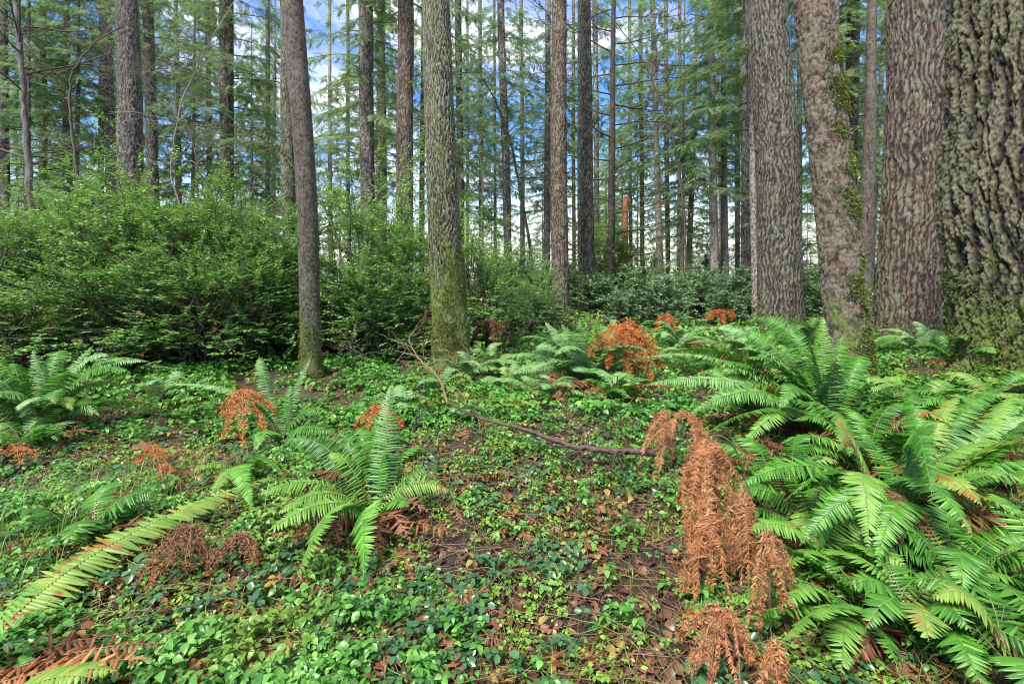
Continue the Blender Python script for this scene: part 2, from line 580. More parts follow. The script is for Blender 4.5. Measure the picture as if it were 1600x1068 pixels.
# forest floor
m, nt, N, K = nmat('forest_floor')
out = N('ShaderNodeOutputMaterial'); p = N('ShaderNodeBsdfPrincipled'); p.inputs['Roughness'].default_value = 0.72
tc = N('ShaderNodeTexCoord')
na = N('ShaderNodeTexNoise', i_Scale=38.0, i_Detail=8.0, i_Roughness=0.75)
nb = N('ShaderNodeTexNoise', i_Scale=1.1, i_Detail=6.0, i_Roughness=0.65)
K(tc.outputs['Object'], na.inputs['Vector']); K(tc.outputs['Object'], nb.inputs['Vector'])
ra = ramp(N, [(.28, (.012, .008, .006)), (.5, (.040, .024, .016)), (.66, (.095, .058, .036)), (.8, (.18, .12, .07))])
rb = ramp(N, [(.3, (.015, .022, .006)), (.6, (.06, .085, .015)), (.8, (.13, .15, .03))])
K(na.outputs['Fac'], ra.inputs['Fac']); K(na.outputs['Fac'], rb.inputs['Fac'])
mrr = N('ShaderNodeMapRange'); mrr.inputs['From Min'].default_value = .5; mrr.inputs['From Max'].default_value = .6
K(nb.outputs['Fac'], mrr.inputs['Value'])
mxx = N('ShaderNodeMixRGB'); K(mrr.outputs[0], mxx.inputs['Fac']); K(ra.outputs[0], mxx.inputs['Color1']); K(rb.outputs[0], mxx.inputs['Color2'])
K(mxx.outputs[0], p.inputs['Base Color'])
bb = N('ShaderNodeBump'); bb.inputs['Strength'].default_value = 1.0; bb.inputs['Distance'].default_value = 0.03
K(na.outputs['Fac'], bb.inputs['Height']); K(bb.outputs[0], p.inputs['Normal']); K(p.outputs[0], out.inputs['Surface'])
M['floor'] = m

# ------------------------------------------------------------------ ground sheet
n = 420
s = np.linspace(-1, 1, n)
gx = np.sinh(s * 6.0) / np.sinh(6.0) * 170
s2 = np.linspace(0, 1, n)
gy = -8 + np.concatenate([np.linspace(0, 30, 300), 30 + np.sinh(np.linspace(0, 1, 121)[1:] * 4.5) / np.sinh(4.5) * 120])
X, Y = np.meshgrid(gx, gy, indexing='ij')
Z = gz(X.ravel(), Y.ravel())
V = np.stack([X.ravel(), Y.ravel(), Z], 1)
i, j = np.meshgrid(np.arange(n - 1), np.arange(n - 1), indexing='ij')
a = i * n + j
F = np.stack([a, a + n, a + n + 1, a + 1], -1).reshape(-1, 4)
g = Geo().add(V, F)
tag(link('ground', g.mesh('ground', M['floor'], True)), 'dark brown forest soil under the ground cover', 'ground', kind='structure')


# ------------------------------------------------------------------ trunks
def trunk_geo(h, r0, r1, d, kind, seed, lean=(0, 0), flare=0.35, bend=0.0, z0=-0.25):
    """trunk in local space from the foot (z0) to height h with real bark relief; returns mesh"""
    px = d / 512.0
    circ = 2 * pi * r0
    ns = int(np.clip(circ / (px * 0.9), 12, 460))
    nr = int(np.clip((h - z0) / (px * 1.3), 14, 620))
    z = np.linspace(z0, h, nr)
    th = np.arange(ns) * 2 * pi / ns
    TH, ZZ = np.meshgrid(th, z)
    TH = TH.ravel(); ZZ = ZZ.ravel()
    t = np.clip(ZZ / h, 0, 1)
    R = r0 + (r1 - r0) * t
    fl = flare * np.exp(-np.clip(ZZ, 0, 99) / (0.9 * r0 + 0.12))
    lobes = 0.6 + 0.5 * np.sin(TH * 3 + seed) + 0.3 * np.sin(TH * 5 + seed * 2)
    R = R * (1 + fl * np.clip(lobes, .2, 2)) + 0
    R = R * (1 + 0.05 * np.sin(TH * 2 + seed + ZZ * .3))
    cx, cy = np.cos(TH), np.sin(TH)
    q = np.stack([cx * r0, cy * r0, ZZ], 1)
    cw = {'fir': float(np.clip(.21 * r0, .03, .11)), 'giant': .21, 'scaly': .075, 'smooth': .035}[kind]
    cl = {'fir': 6.5, 'giant': 6.0, 'scaly': 1.1, 'smooth': 1.4}[kind] * cw
    wl = np.stack([fbm(q / cw * [.45, .45, .14], 2, seed) - .5, fbm(q / cw * [.45, .45, .14], 2, seed + 50) - .5, fbm(q / cw * .3, 2, seed + 90) - .5], 1)
    wf = np.stack([fbm(q / cw * [2.2, 2.2, .8], 3, seed + 61) - .5, fbm(q / cw * [2.2, 2.2, .8], 3, seed + 62) - .5, fbm(q / cw * 1.2, 2, seed + 63) - .5], 1)
    warp = wl + .4 * wf
    qq = q / np.array([cw, cw, cl]) + wl * np.array([2.4, 2.4, 1.0]) + wf * np.array([.55, .55, .5])
    # interlacing furrows: two families of wavering vertical lines that meet and part
    N1 = max(5, int(round(circ / cw)))
    lines = []
    for fam, (Nn, sd) in enumerate(((N1, 101), (N1 - 1, 202))):
        sway = fbm(q / cw * [.22, .22, .16], 2, seed + sd) - .5
        jag = fbm(q / cw * [1.2, 1.2, .85], 5, seed + sd + 7) - .5
        u = Nn * TH / (2 * pi) + 3.4 * sway * (1 if fam else -1) + 1.35 * jag
        dl = np.abs(u - np.floor(u) - .5)
        wv = np.clip((.50 if kind == 'giant' else .46) * fbm(q / cw * [.7, .7, .28], 3, seed + sd + 3) - .015 - .07 * fam, .012, 1)
        lines.append(np.clip(dl / wv, 0, 1))
    e = np.minimum(lines[0], lines[1])
    e0 = e * .3
    # second, finer set of vertical splits
    s1, s2_ = worley(q / np.array([cw * .42, cw * .42, cl * .45]) + warp * 2.0, seed + 9)
    eb = np.clip((s2_ - s1) / .16, 0, 1)
    fs = max(.010, px * 1.3)
    fine = fbm(q / np.array([fs, fs, fs * 3.5]), 2, seed + 7)
    chunk = fbm(q / np.array([cw * .5, cw * .5, cw * .8]), 4, seed + 17)
    k1, k2 = worley(q / max(.028, px * 2.5) * np.array([1, 1, .75]) + wf * .8, seed + 19)
    flake = hash3(np.floor(k1 * 0), np.floor((chunk * 14)), np.floor((fine * 3)), seed)
    dep = {'fir': 0.50 * cw, 'giant': 0.085, 'scaly': 0.024, 'smooth': 0.005}[kind]
    ridge = np.clip(e ** .7 * (.50 + .22 * eb) + .55 * (chunk - .42) + .38 * (fine - .5) + .12 * (flake - .5), 0, 1)
    if kind == 'giant':
        g1_, g2_ = worley(q / np.array([.036, .036, .055]) + wf * 1.2, seed + 29)
        ridge = np.clip(e ** .6 * (.42 + .25 * np.clip((g2_ - g1_) / .25, 0, 1) + .2 * eb) + .55 * (chunk - .45) * (.3 + .7 * e) + .42 * (fine - .5), 0, 1)
    if kind in ('scaly', 'smooth'):
        # thin plates with horizontal cracks
        cr = worley(q / np.array([.13, .13, .065]) + warp * 1.8, seed + 3)
        e2 = np.clip((cr[1] - cr[0]) / .14, 0, 1)
        e3 = np.clip(e0 / .10, 0, 1)
        ridge = np.clip(0.32 * e3 + 0.36 * e2 + .9 * (chunk - .38) + .3 * (fine - .5), 0, 1)
    R = R + dep * (ridge - 0.6) + (fine - .5) * dep * 0.30
    R = np.maximum(R, r0 * .3)
    tt = np.clip(ZZ, 0, None) / h
    bx = lean[0] * tt + bend * np.sin(tt * pi * 1.4) + (fbm(np.stack([tt * 3, tt * 0, tt * 0 + seed], 1), 2, 4) - .5) * r0 * .5
    by = lean[1] * tt
    V = np.stack([cx * R + bx, cy * R + by, ZZ], 1)
    i = np.arange(nr - 1)[:, None] * ns
    j = np.arange(ns)[None]
    F = np.stack([i + j, i + (j + 1) % ns, i + ns + (j + 1) % ns, i + ns + j], -1).reshape(-1, 4)
    g = Geo().add(V, F)
    cap = np.arange(ns)[None] + (nr - 1) * ns
    g.F.append(cap); g.M.append(np.zeros(1, np.int32))
    return g, ridge, V, (nr, ns)


def moss_tufts(V, dims, prob, n, seed, size=0.022):
    """small moss leaves growing out of a trunk's surface"""
    r = np.random.default_rng(seed)
    nr, ns = dims
    P = V.reshape(nr, ns, 3)
    C = P.mean(1)
    w = prob(P.reshape(-1, 3), (P - C[:, None]).reshape(-1, 3))
    w = np.clip(w, 0, None)
    if w.sum() <= 0:
        return None
    idx = r.choice(nr * ns, n, p=w / w.sum())
    pos = P.reshape(-1, 3)[idx] + r.normal(0, size * .5, (n, 3))
    nor = unit((P - C[:, None]).reshape(-1, 3)[idx])
    d = unit(nor + r.normal(0, .55, (n, 3)) + np.array([0, 0, -.25]))
    B = basis(d, unit(r.normal(0, 1, (n, 3))))
    sc = size * r.uniform(.6, 1.6, n)
    return stamp(*SMALL, pos, B, np.stack([sc * .55, sc, sc], 1))


TREES = []


def big_tree(name, pxb, d, wb, pxt, wt, kind, mat, label, seed, cat='tree', flare=.35, bend=0, moss=None, branches=None, hmul=1.5, group=None):
    """a trunk whose foot is at column pxb / depth d and which leaves the frame's top at column pxt"""
    base = foot(pxb, d)
    ztop = H0 + HORIZON / FPX * d           # height at the top of the frame
    h = (ztop - base[2])
    top_x = (pxt - 800) / FPX * d
    lean = (top_x - base[0])
    r0 = wb / FPX * d / 2
    r1 = wt / FPX * d / 2
    hh = h * hmul
    r_end = max(r0 + (r1 - r0) * hmul, r0 * .35)
    g, ridge, V, dims = trunk_geo(hh, r0 / (1 + 0 * flare), r_end, d, kind, seed, (lean * hmul, 0), flare, bend)
    t = thing(name, base, label, cat, group)
    me = g.mesh('trunk', M[mat], True, {'ridge': ridge})
    link('trunk', me, t)
    if moss:
        mg = moss_tufts(V, dims, moss[0], moss[1], seed, moss[2])
        if mg:
            link('moss', Geo().add(*mg).mesh('moss', M['trunkmoss']), t)
    TREES.append((t, base, lean * hmul, hh, r0, r_end))
    return t, base, (lean * hmul, hh, r0, r_end)


def axis_point(base_info, z):
    lean, hh, r0, r1 = base_info
    t = z / hh
    return np.array([lean * t, 0, z]), r0 + (r1 - r0) * t


def limb_geo(start, dirv, length, r0, rr, sag=0.15, depth=2, nsub=6, up=0.0, kink=.12, sides=4):
    """one bare limb with side twigs: list of tubes"""
    out = Geo()
    stack = [(np.asarray(start, float), unit(np.asarray(dirv, float)), length, r0, depth)]
    while stack:
        p, dv, Ln, r, lev = stack.pop()
        nseg = 7 if lev else 4
        P = [p]
        d2 = dv.copy()
        for k in range(nseg):
            d2 = unit(d2 + rr.normal(0, kink, 3) + np.array([0, 0, -sag / nseg + up / nseg]))
            P.append(P[-1] + d2 * Ln / nseg)
        P = np.array(P)
        R = np.linspace(r, max(r * .3, .0015), len(P))
        out.add(*tube(P, R, sides if lev else 3))
        if lev:
            for k in range(nsub):
                u = rr.uniform(.2, .98) * (len(P) - 1)
                i0 = min(int(u), len(P) - 2)
                q = P[i0] + (P[i0 + 1] - P[i0]) * (u - i0)
                tv = unit(P[i0 + 1] - P[i0])
                sd = unit(np.cross(tv, rr.normal(0, 1, 3) * np.array([.5, .5, 1]) + np.array([0, 0, .8])))
                nd = unit(tv * rr.uniform(.5, 1.0) + sd * rr.choice([-1, 1]) * rr.uniform(.5, 1))
                stack.append((q, nd, Ln * rr.uniform(.25, .55) * (1 - .5 * u / len(P)), r * .5, lev - 1))
    return out


# moss probability helpers
def moss_low(hh, side=0.0, amt=1.0):
    def f(P, Nn):
        a = np.exp(-np.clip(P[:, 2], 0, 99) / hh) * (P[:, 2] > -.05)
        k = fbm(P * 5, 3, 77)
        s = 1 + side * unit(Nn)[:, 0]
        return a * np.clip(k - .42, 0, 1) * s * amt
    return f


def moss_bands(zs, side=0.7, hh=.25, low=.3):
    def f(P, Nn):
        a = low * np.exp(-np.clip(P[:, 2], 0, 99) / .4)
        for z in zs:
            a = a + np.exp(-((P[:, 2] - z) / hh) ** 2)
        k = fbm(P * 6, 3, 7)
        s = np.clip(.25 + side * unit(Nn)[:, 0] - .3 * unit(Nn)[:, 1], 0, 2)
        return a * np.clip(k - .4, 0, 1) * s
    return f


rr = np.random.default_rng(5)
# the near trunks, one by one: foot column, depth, foot width, top column, top width
tG, bG, iG = big_tree('douglas_fir', 1606, 5.4, 196, 1604, 160, 'giant', 'giant', 'massive fir trunk with deep crevices at the right edge, mossy foot', 3,
                      flare=.16, moss=(moss_low(.55), 15000, .020))
tS, bS, iS = big_tree('douglas_fir', 1416, 9.6, 80, 1431, 70, 'fir', 'fir_red', 'thick reddish fir trunk between the massive trunk and the leaning scaly one', 8,
                      flare=.22, moss=(moss_low(.30), 5000, .022))
tO, bO, iO = big_tree('leaning_hemlock', 1334, 5.6, 62, 1268, 57, 'scaly', 'scaly', 'leaning scaly trunk with clumps of moss, rising behind the large right fern', 12,
                      flare=.12, moss=(moss_bands([1.05, 2.05, 2.9, 3.4, .3], .9, .22, .6), 22000, .020))
tN, bN, iN = big_tree('douglas_fir', 1217, 11.6, 60, 1202, 58, 'fir', 'fir', 'broad straight grey fir trunk just left of the leaning scaly trunk', 21,
                      flare=.15, moss=(moss_low(.35), 2500, .022))
tP, bP, iP = big_tree('douglas_fir', 704, 7.4, 52, 684, 42, 'fir', 'fir_mossy', 'rugged fir trunk green with moss from its foot to head height, at the thicket edge', 33,
                      flare=.2, moss=(moss_low(1.1, .5), 16000, .022))
tL, bL, iL = big_tree('young_hemlock', 489, 6.75, 31, 456, 33, 'smooth', 'smooth', 'smooth brown speckled trunk leaning slightly left in front of the thicket', 41,
                      flare=.22, bend=.04, moss=(moss_low(.6, .8), 5000, .018))
tW, bW, iW = big_tree('douglas_fir', 875, 15.8, 26, 873, 23, 'fir', 'fir_red', 'straight brown fir trunk, left one of the pair behind the centre fern', 51, flare=.2,
                      moss=(moss_low(.3), 1500, .03))
tX, bX, iX = big_tree('douglas_fir', 916, 17.5, 26, 911, 20, 'fir', 'fir', 'straight brown fir trunk, right one of the pair behind the centre fern', 57, flare=.2,
                      moss=(moss_low(.9), 2500, .03))

# the trunks farther back: (name, foot col, depth, foot w, top col, top w, bark kind, material, label)
MID = [
    ('fir_tree', 181, 19, 15, 166, 13, 'fir', 'grey', 'slim grey fir trunk left of the stout pale one, above the left thicket'),
    ('fir_tree', 212, 12.5, 36, 199, 31, 'fir', 'grey', 'stout pale grey ridged fir trunk rising behind the left thicket'),
    ('fir_tree', 245, 18, 19, 232, 15, 'fir', 'fir', 'dark narrow fir trunk directly right of the stout pale grey one'),
    ('fir_tree', 331, 27, 9, 323, 7, 'fir', 'fir_red', 'thin dark reddish fir pole beside the straight knobbly trunk'),
    ('fir_tree', 355, 17, 20, 353, 19, 'fir', 'fir', 'straight knobbly dark grey trunk right of the thin reddish pole'),
    ('fir_tree', 457, 13, 24, 450, 22, 'fir', 'fir_mossy', 'greenish fir trunk half hidden behind the smooth speckled trunk'),
    ('fir_tree', 575, 16, 21, 571, 21, 'fir', 'grey', 'straight grey trunk with small branch stubs above the tall bright shrub'),
    ('fir_tree', 597, 24, 14, 596, 12, 'fir', 'grey', 'slender grey trunk between two stouter ones over the bright shrub'),
    ('fir_tree', 634, 15, 26, 632, 25, 'fir', 'fir_red', 'stout brown fir trunk left of the moss-greened one, behind the thicket'),
    ('fir_tree', 658, 26, 9, 662, 8, 'fir', 'fir', 'thin greenish pole close against the left side of the moss-greened trunk'),
    ('fir_tree', 722, 26, 11, 716, 10, 'fir', 'fir', 'dark slim trunk close against the right side of the moss-greened trunk'),
    ('fir_tree', 731, 34, 5, 730, 4, 'smooth', 'pale', 'very thin pale pole right of the moss-greened trunk'),
    ('fir_tree', 796, 24, 13, 783, 11, 'fir', 'grey', 'slim grey trunk leaning a little left, alone above the end of the thicket'),
    ('fir_tree', 517, 30, 7, 515, 5, 'smooth', 'pale', 'thin pale pole with side branches right of the smooth speckled trunk'),
    ('fir_tree', 855, 26, 11, 856, 9, 'fir', 'pale', 'pale trunk peeping out left of the centre pair of brown trunks'),
    ('fir_tree', 817, 32, 8, 814, 6, 'smooth', 'pale', 'thin pale pole over the end of the thicket, left of the centre pair'),
    ('fir_tree', 933, 27, 9, 930, 8, 'fir', 'pale', 'pale pole peeping out right of the centre pair of brown trunks'),
    ('fir_tree', 1034, 25, 12, 1019, 7, 'smooth', 'pale', 'pale trunk leaning left up through green boughs, right of the broken red snag'),
    ('fir_tree', 1044, 30, 8, 1040, 6, 'fir', 'grey', 'grey pole standing just right of the left-leaning pale trunk'),
    ('fir_tree', 1004, 32, 7, 1001, 6, 'fir', 'fir', 'dim thin pole between the broken red snag and the left-leaning pale trunk'),
    ('fir_tree', 1075, 30, 9, 1090, 6, 'fir', 'grey', 'grey pole leaning right among dark boughs, between two pale trunks'),
    ('fir_tree', 1116, 21, 13, 1110, 10, 'smooth', 'pale', 'pale brown straight trunk, left one of the slim pair right of centre'),
    ('fir_tree', 1133, 22, 12, 1131, 7, 'smooth', 'pale', 'light grey straight trunk, right one of the slim pair right of centre'),
    ('fir_tree', 1167, 19, 17, 1162, 12, 'fir', 'grey', 'grey trunk left of the broad straight grey fir'),
    ('fir_tree', 1153, 27, 8, 1152, 8, 'fir', 'pale', 'narrow pale pole hugging the grey trunk left of the broad straight fir'),
    ('fir_tree', 1183, 15, 15, 1175, 14, 'fir', 'pale', 'pale trunk half hidden behind the left side of the broad straight fir'),
    ('fir_tree', 1250, 24, 8, 1249, 6, 'fir', 'fir', 'thin trunk in the gap between the broad straight fir and the leaning scaly one'),
    ('fir_tree', 1322, 16, 18, 1333, 18, 'fir', 'fir', 'green-tinged trunk behind the right side of the leaning scaly trunk'),
    ('fir_tree', 1349, 13, 23, 1364, 13, 'smooth', 'smooth', 'brown trunk leaning right in the gap before the thick reddish fir'),
    ('fir_tree', 1305, 15, 12, 1306, 11, 'fir', 'pale', 'pale trunk showing at the right edge of the top of the leaning scaly one'),
    ('fir_tree', 106, 21, 13, 104, 10, 'fir', 'fir', 'dark trunk among boughs at the upper left, above the thicket'),
    ('fir_tree', 66, 22, 11, 68, 9, 'fir', 'fir', 'dim dark trunk left of another dark one in the upper left boughs'),
    ('fir_tree', 10, 18, 13, 6, 10, 'fir', 'grey', 'grey trunk at the extreme left edge behind the thicket'),
    ('fir_tree', 279, 28, 8, 274, 6, 'smooth', 'pale', 'faint pale pole among boughs between the dark narrow trunk and the reddish pole'),
    ('fir_tree', 1488, 17, 11, 1484, 9, 'fir', 'smooth', 'brown trunk in the gap left of the massive trunk at the right edge'),
    ('fir_tree', 1358, 24, 8, 1384, 7, 'fir', 'grey', 'thin dim trunk behind the right-leaning brown one'),
    ('fir_tree', 986, 38, 6, 984, 5, 'fir', 'grey', 'very thin grey pole immediately right of the broken red snag'),
    ('fir_tree', 897, 36, 6, 896, 5, 'fir', 'grey', 'very thin grey pole seen in the gap of the centre pair'),
    ('fir_tree', 700 + 52, 33, 7, 750, 6, 'fir', 'fir', 'dim slim trunk halfway between the moss-greened trunk and the left-leaning slim one'),
    ('fir_tree', 774, 40, 5, 772, 4, 'fir', 'fir', 'hair-thin dark pole just left of the slim trunk above the thicket end'),
    ('fir_tree', 1060, 42, 6, 1062, 5, 'fir', 'grey', 'hair-thin grey pole left of the right-leaning grey pole'),
    ('fir_tree', 420, 30, 8, 418, 6, 'fir', 'fir', 'thin dark pole left of the smooth speckled trunk'),
    ('fir_tree', 545, 34, 6, 543, 5, 'fir', 'fir', 'thin dark pole left of the grey trunk with branch stubs'),
]
MIDT = []
for k, (nm, pb, d, wb, pt, wt_, kd, mt, lab) in enumerate(MID):
    t, b, inf = big_tree(nm, pb, d, wb, pt, wt_, kd, mt, lab, 100 + k, flare=.15, hmul=1.35, group='fir trunks behind the thicket and ferns')
    MIDT.append((t, b, inf, d))
    # stubs and dead side branches
    for q in range(int(rr.integers(9, 20))):
        z = rr.uniform(2.5, inf[1] * .98)
        c, r = axis_point(inf, z)
        az = rr.uniform(0, 2 * pi)
        lg = limb_geo(c + np.array([cos(az), sin(az), 0]) * r * .6, (cos(az), sin(az), rr.uniform(-.1, .35)), rr.uniform(.2, 1.9), .013, rr, .4, 1, 7)
        link('dead_branch', lg.mesh('dead_branch', M['twig']), t)


def merge(dst, src, mat=0):
    off = dst.n
    dst.V += src.V
    for f in src.F:
        dst.F.append(f + off); dst.M.append(np.full(len(f), mat, np.int32))
    dst.n += src.n


# ------------------------------------------------------------------ the branchy young tree, the snag, the mossy arching trees
t, b, inf = big_tree('bare_branched_tree', 954, 20, 13, 959, 7, 'smooth', 'smooth', 'thin young tree with long bare level branches behind the centre pair', 71, hmul=1.3, flare=.3,
                     moss=(moss_low(1.2), 3000, .03))
for k in range(30):
    z = 1.2 + k * .42 + rr.uniform(-.1, .1)
    if z > inf[1]: break
    c, r = axis_point(inf, z)
    az = (k % 2) * pi + rr.normal(0, .55)
    g = limb_geo(c, (cos(az), sin(az) * .9, rr.uniform(-.05, .25)), rr.uniform(2.0, 4.4), .036, rr, .05, 2, 7, up=.25, kink=.10)
    link('limb', g.mesh('limb', M['mosstwig'] if z < 5 else M['twig']), t)
tb = t
for k in range(12):
    z = rr.uniform(1.5, 9.5); az = rr.uniform(0, 2 * pi); R = rr.uniform(.1, 1.3)
    pos = np.array([[inf[0] * z / inf[1] + cos(az) * R, sin(az) * R, z]])
    pp = np.repeat(pos, 4, 0) + rr.normal(0, .02, (4, 3))
    B = basis(unit(rr.normal(0, 1, (4, 3)) + [0, 0, -.8]), unit(rr.normal(0, 1, (4, 3))))
    link('withered_leaf', Geo().add(*stamp(*LEAF, pp, B, np.full(4, .11))).mesh('withered_leaf', M['rust']), t)

# broken snag
d = 26; base = foot(975, d)
g, ridge, V, dims = trunk_geo(5.1, 5.5 / FPX * d, 4.6 / FPX * d, d, 'smooth', 77, (.1, 0), .1)
nr_, ns_ = dims
VV = g.V[0].reshape(nr_, ns_, 3)
VV[-6:, :, 2] += np.random.default_rng(3).uniform(-.35, .35, (1, ns_)) * np.linspace(0, 1, 6)[:, None]
t = thing('broken_snag', base, 'broken reddish dead trunk ending at mid height behind the bare branched tree', 'dead tree')
link('trunk', g.mesh('trunk', M['snag'], False, {'ridge': ridge}), t)


def arching_tree(name, pts, radii, mat, label, nl, ll, seed, twigmat='twig', lev=2, nsub=7, up=.3, cat='tree', sag=.1, moss=0):
    r = np.random.default_rng(seed)
    P = np.array(pts, float)
    base = P[0].copy()
    P = P - base
    # smooth resample
    tt = np.linspace(0, len(P) - 1, 40)
    Q = np.stack([np.interp(tt, np.arange(len(P)), P[:, k]) for k in range(3)], 1)
    for _ in range(6):
        Q[1:-1] = (Q[:-2] + Q[1:-1] * 2 + Q[2:]) / 4
    Q[1:-1] += r.normal(0, .012, (38, 3))
    R = np.interp(tt, np.linspace(0, len(P) - 1, len(radii)), radii) * .75
    t = thing(name, base, label, cat)
    Vv, Ff = tube(Q, R, 8)
    n_ = fbm(Vv * 30, 2, seed)
    link('trunk', Geo().add(Vv, Ff).mesh('trunk', M[mat], True, {'ridge': n_}), t)
    for k in range(nl):
        i0 = int(r.uniform(.3, .98) * 38)
        tv = unit(Q[i0 + 1] - Q[i0])
        sd = unit(np.cross(tv, r.normal(0, 1, 3)))
        g = limb_geo(Q[i0], tv * .5 + sd, ll * r.uniform(.6, 1.2), R[i0] * .38, r, sag, lev, nsub, up=up, kink=.16)
        link('limb', g.mesh('limb', M[twigmat]), t)
    if moss:
        idx = r.integers(0, len(Vv), moss)
        pos = Vv[idx]
        dd = unit(pos - Q[idx // 8] + r.normal(0, .01, (moss, 3)))
        link('moss', Geo().add(*stamp(*SMALL, pos, basis(dd, unit(r.normal(0, 1, (moss, 3)))), np.full(moss, .03))).mesh('moss', M['trunkmoss']), t)
    return t


arching_tree('mossy_leaning_sapling', [foot(838, 19), at(828, 380, 19), at(812, 290, 19), at(796, 210, 19), at(772, 150, 19), at(744, 108, 19)], [.09, .07, .045, .02], 'fir_mossy',
             'thin yellow-mossed sapling leaning left of the centre pair', 9, 1.3, 5, 'mosstwig', moss=1500)
arching_tree('vine_maple', [foot(60, 12), at(48, 300, 12), at(40, 200, 12), at(34, 100, 12), at(24, 10, 12), at(20, -90, 12)], [.11, .09, .08, .06], 'pale',
             'pale lichen-covered bare maple arching over the left of the thicket', 16, 3.2, 6, 'twig', nsub=9)
arching_tree('vine_maple', [foot(122, 10.5), at(125, 300, 10.5), at(112, 200, 10.5), at(106, 120, 10.5), at(150, 60, 10.5), at(215, 30, 10.5)], [.05, .04, .025, .012], 'twig',
             'dark bare maple with crooked branches in front of the upper left trunks', 14, 2.2, 9, 'twig', nsub=9)
arching_tree('vine_maple', [foot(345, 10), at(340, 400, 10), at(305, 300, 10), at(310, 250, 10), at(290, 190, 10), at(240, 150, 10)], [.03, .026, .018, .008], 'twig',
             'slender crooked bare maple stem in front of the straight knobbly trunk', 10, 1.3, 15, 'palewood')
arching_tree('vine_maple', [foot(560, 10.5), at(520, 340, 10.5), at(470, 280, 10.5), at(440, 235, 10.5), at(395, 205, 10.5), at(360, 195, 10.5)], [.035, .03, .028, .015], 'mosstwig',
             'bare maple with yellow-mossed branch reaching left past the smooth speckled trunk', 9, 1.4, 21, 'mosstwig', moss=1200)
arching_tree('vine_maple', [foot(300, 14), at(290, 340, 14), at(262, 270, 14), at(285, 150, 14), at(330, 60, 14), at(380, -20, 14)], [.04, .035, .025, .012], 'palewood',
             'pale twiggy bare maple between the reddish pole and the dark narrow trunk', 14, 2.2, 25, 'palewood', nsub=9)
arching_tree('vine_maple', [foot(760, 18), at(750, 360, 18), at(756, 280, 18), at(742, 200, 18), at(720, 130, 18), at(700, 90, 18)], [.045, .04, .03, .012], 'palewood',
             'pale bare maple right of the moss-greened trunk', 12, 1.9, 29, 'palewood')
arching_tree('vine_maple', [foot(1072, 16), at(1070, 330, 16), at(1050, 200, 16), at(1010, 100, 16), at(960, 30, 16), at(900, -10, 16)], [.04, .035, .022, .01], 'twig',
             'dark bare maple spreading twigs over the left-leaning pale trunk', 14, 2.4, 35, 'twig', nsub=8)


# ------------------------------------------------------------------ conifer crowns
def needle_twig():
    """a flat spray: axis with paired needle-covered side shoots"""
    pos, dr, ln = [], [], []
    for k in range(8):
        y = .06 + k * .115
        for s in (-1, 1):
            pos.append([0, y, -.10 * y * y]); dr.append([s * .85, .62, -.12]); ln.append(.34 * (1 - .72 * y))
    pos.append([0, .0, 0]); dr.append([0, 1, -.1]); ln.append(1.0)
    pos, dr, ln = np.array(pos), np.array(dr), np.array(ln)
    w = np.where(ln > .9, .045, .075)
    V, F = stamp(*RHOMB, pos, basis(dr, np.tile([0, 0, 1.0], (len(pos), 1))), np.stack([w, ln, ln], 1))
    return V, F


TWIG = needle_twig()


def bough(g, start, dv, Ln, r, size, spread, droop, mat=0, wood=1, keep=1.0, dens=1.0):
    nseg = 6
    P = [np.asarray(start, float)]
    d2 = unit(np.asarray(dv, float))
    for k in range(nseg):
        d2 = unit(d2 + np.array([0, 0, -droop / nseg]) + r.normal(0, .05, 3))
        P.append(P[-1] + d2 * Ln / nseg)
    P = np.array(P)
    g.add(*tube(P, np.linspace(.008 + .006 * Ln, .003, nseg + 1), 3), wood)
    n = max(4, int(Ln / size * 5.5 * dens))
    u = np.sort(r.uniform(.12, 1, n)) * nseg
    i0 = np.minimum(u.astype(int), nseg - 1)
    pos = P[i0] + (P[i0 + 1] - P[i0]) * (u - i0)[:, None]
    tv = unit(P[i0 + 1] - P[i0])
    side = unit(np.cross(tv, np.tile([0, 0, 1.0], (n, 1)))) * np.where(np.arange(n) % 2, 1, -1)[:, None]
    dirs = unit(tv * .75 + side * spread * r.uniform(.6, 1.1, (n, 1)) + np.array([0, 0, -.25]) + r.normal(0, .18, (n, 3)))
    sc = size * r.uniform(.6, 1.25, n) * (1.15 - .55 * u / nseg)
    # longer side shoots carry second-order sprays
    m = int(n * 1.2)
    pick = r.integers(0, n, m)
    f = r.uniform(.5, 1.0, m)
    pos2 = pos[pick] + dirs[pick] * (sc[pick] * f)[:, None]
    d3 = unit(dirs[pick] + r.normal(0, .5, (m, 3)) + np.array([0, 0, -.2]))
    pos = np.concatenate([pos, pos2]); dirs = np.concatenate([dirs, d3]); sc = np.concatenate([sc, sc[pick] * .75])
    nrm = unit(np.array([0, 0, 1.0]) + r.normal(0, .35, (len(pos), 3)))
    g.add(*stamp(*TWIG, pos, basis(dirs, nrm), sc), mat)


def crown(seed, z0, z1, rmax, nb, size=.42, droop=.5, shape='cone', spread=.9, dens=.85, lift=.12):
    r = np.random.default_rng(seed)
    g = Geo()
    for k in range(nb):
        u = (k + r.uniform(0, 1)) / nb
        z = z0 + (z1 - z0) * u ** .9
        if shape == 'cone':
            Ln = rmax * (1 - u) ** .75 * r.uniform(.55, 1.1) + .25
        else:
            Ln = rmax * math.sqrt(max(0.04, 1 - (2 * u - .75) ** 2)) * r.uniform(.4, 1.1)
        az = k * 2.39996 + r.normal(0, .3)
        bough(g, (0, 0, z), (cos(az), sin(az), lift + r.normal(0, .12)), Ln, r, size, spread, droop, dens=dens)
    return g


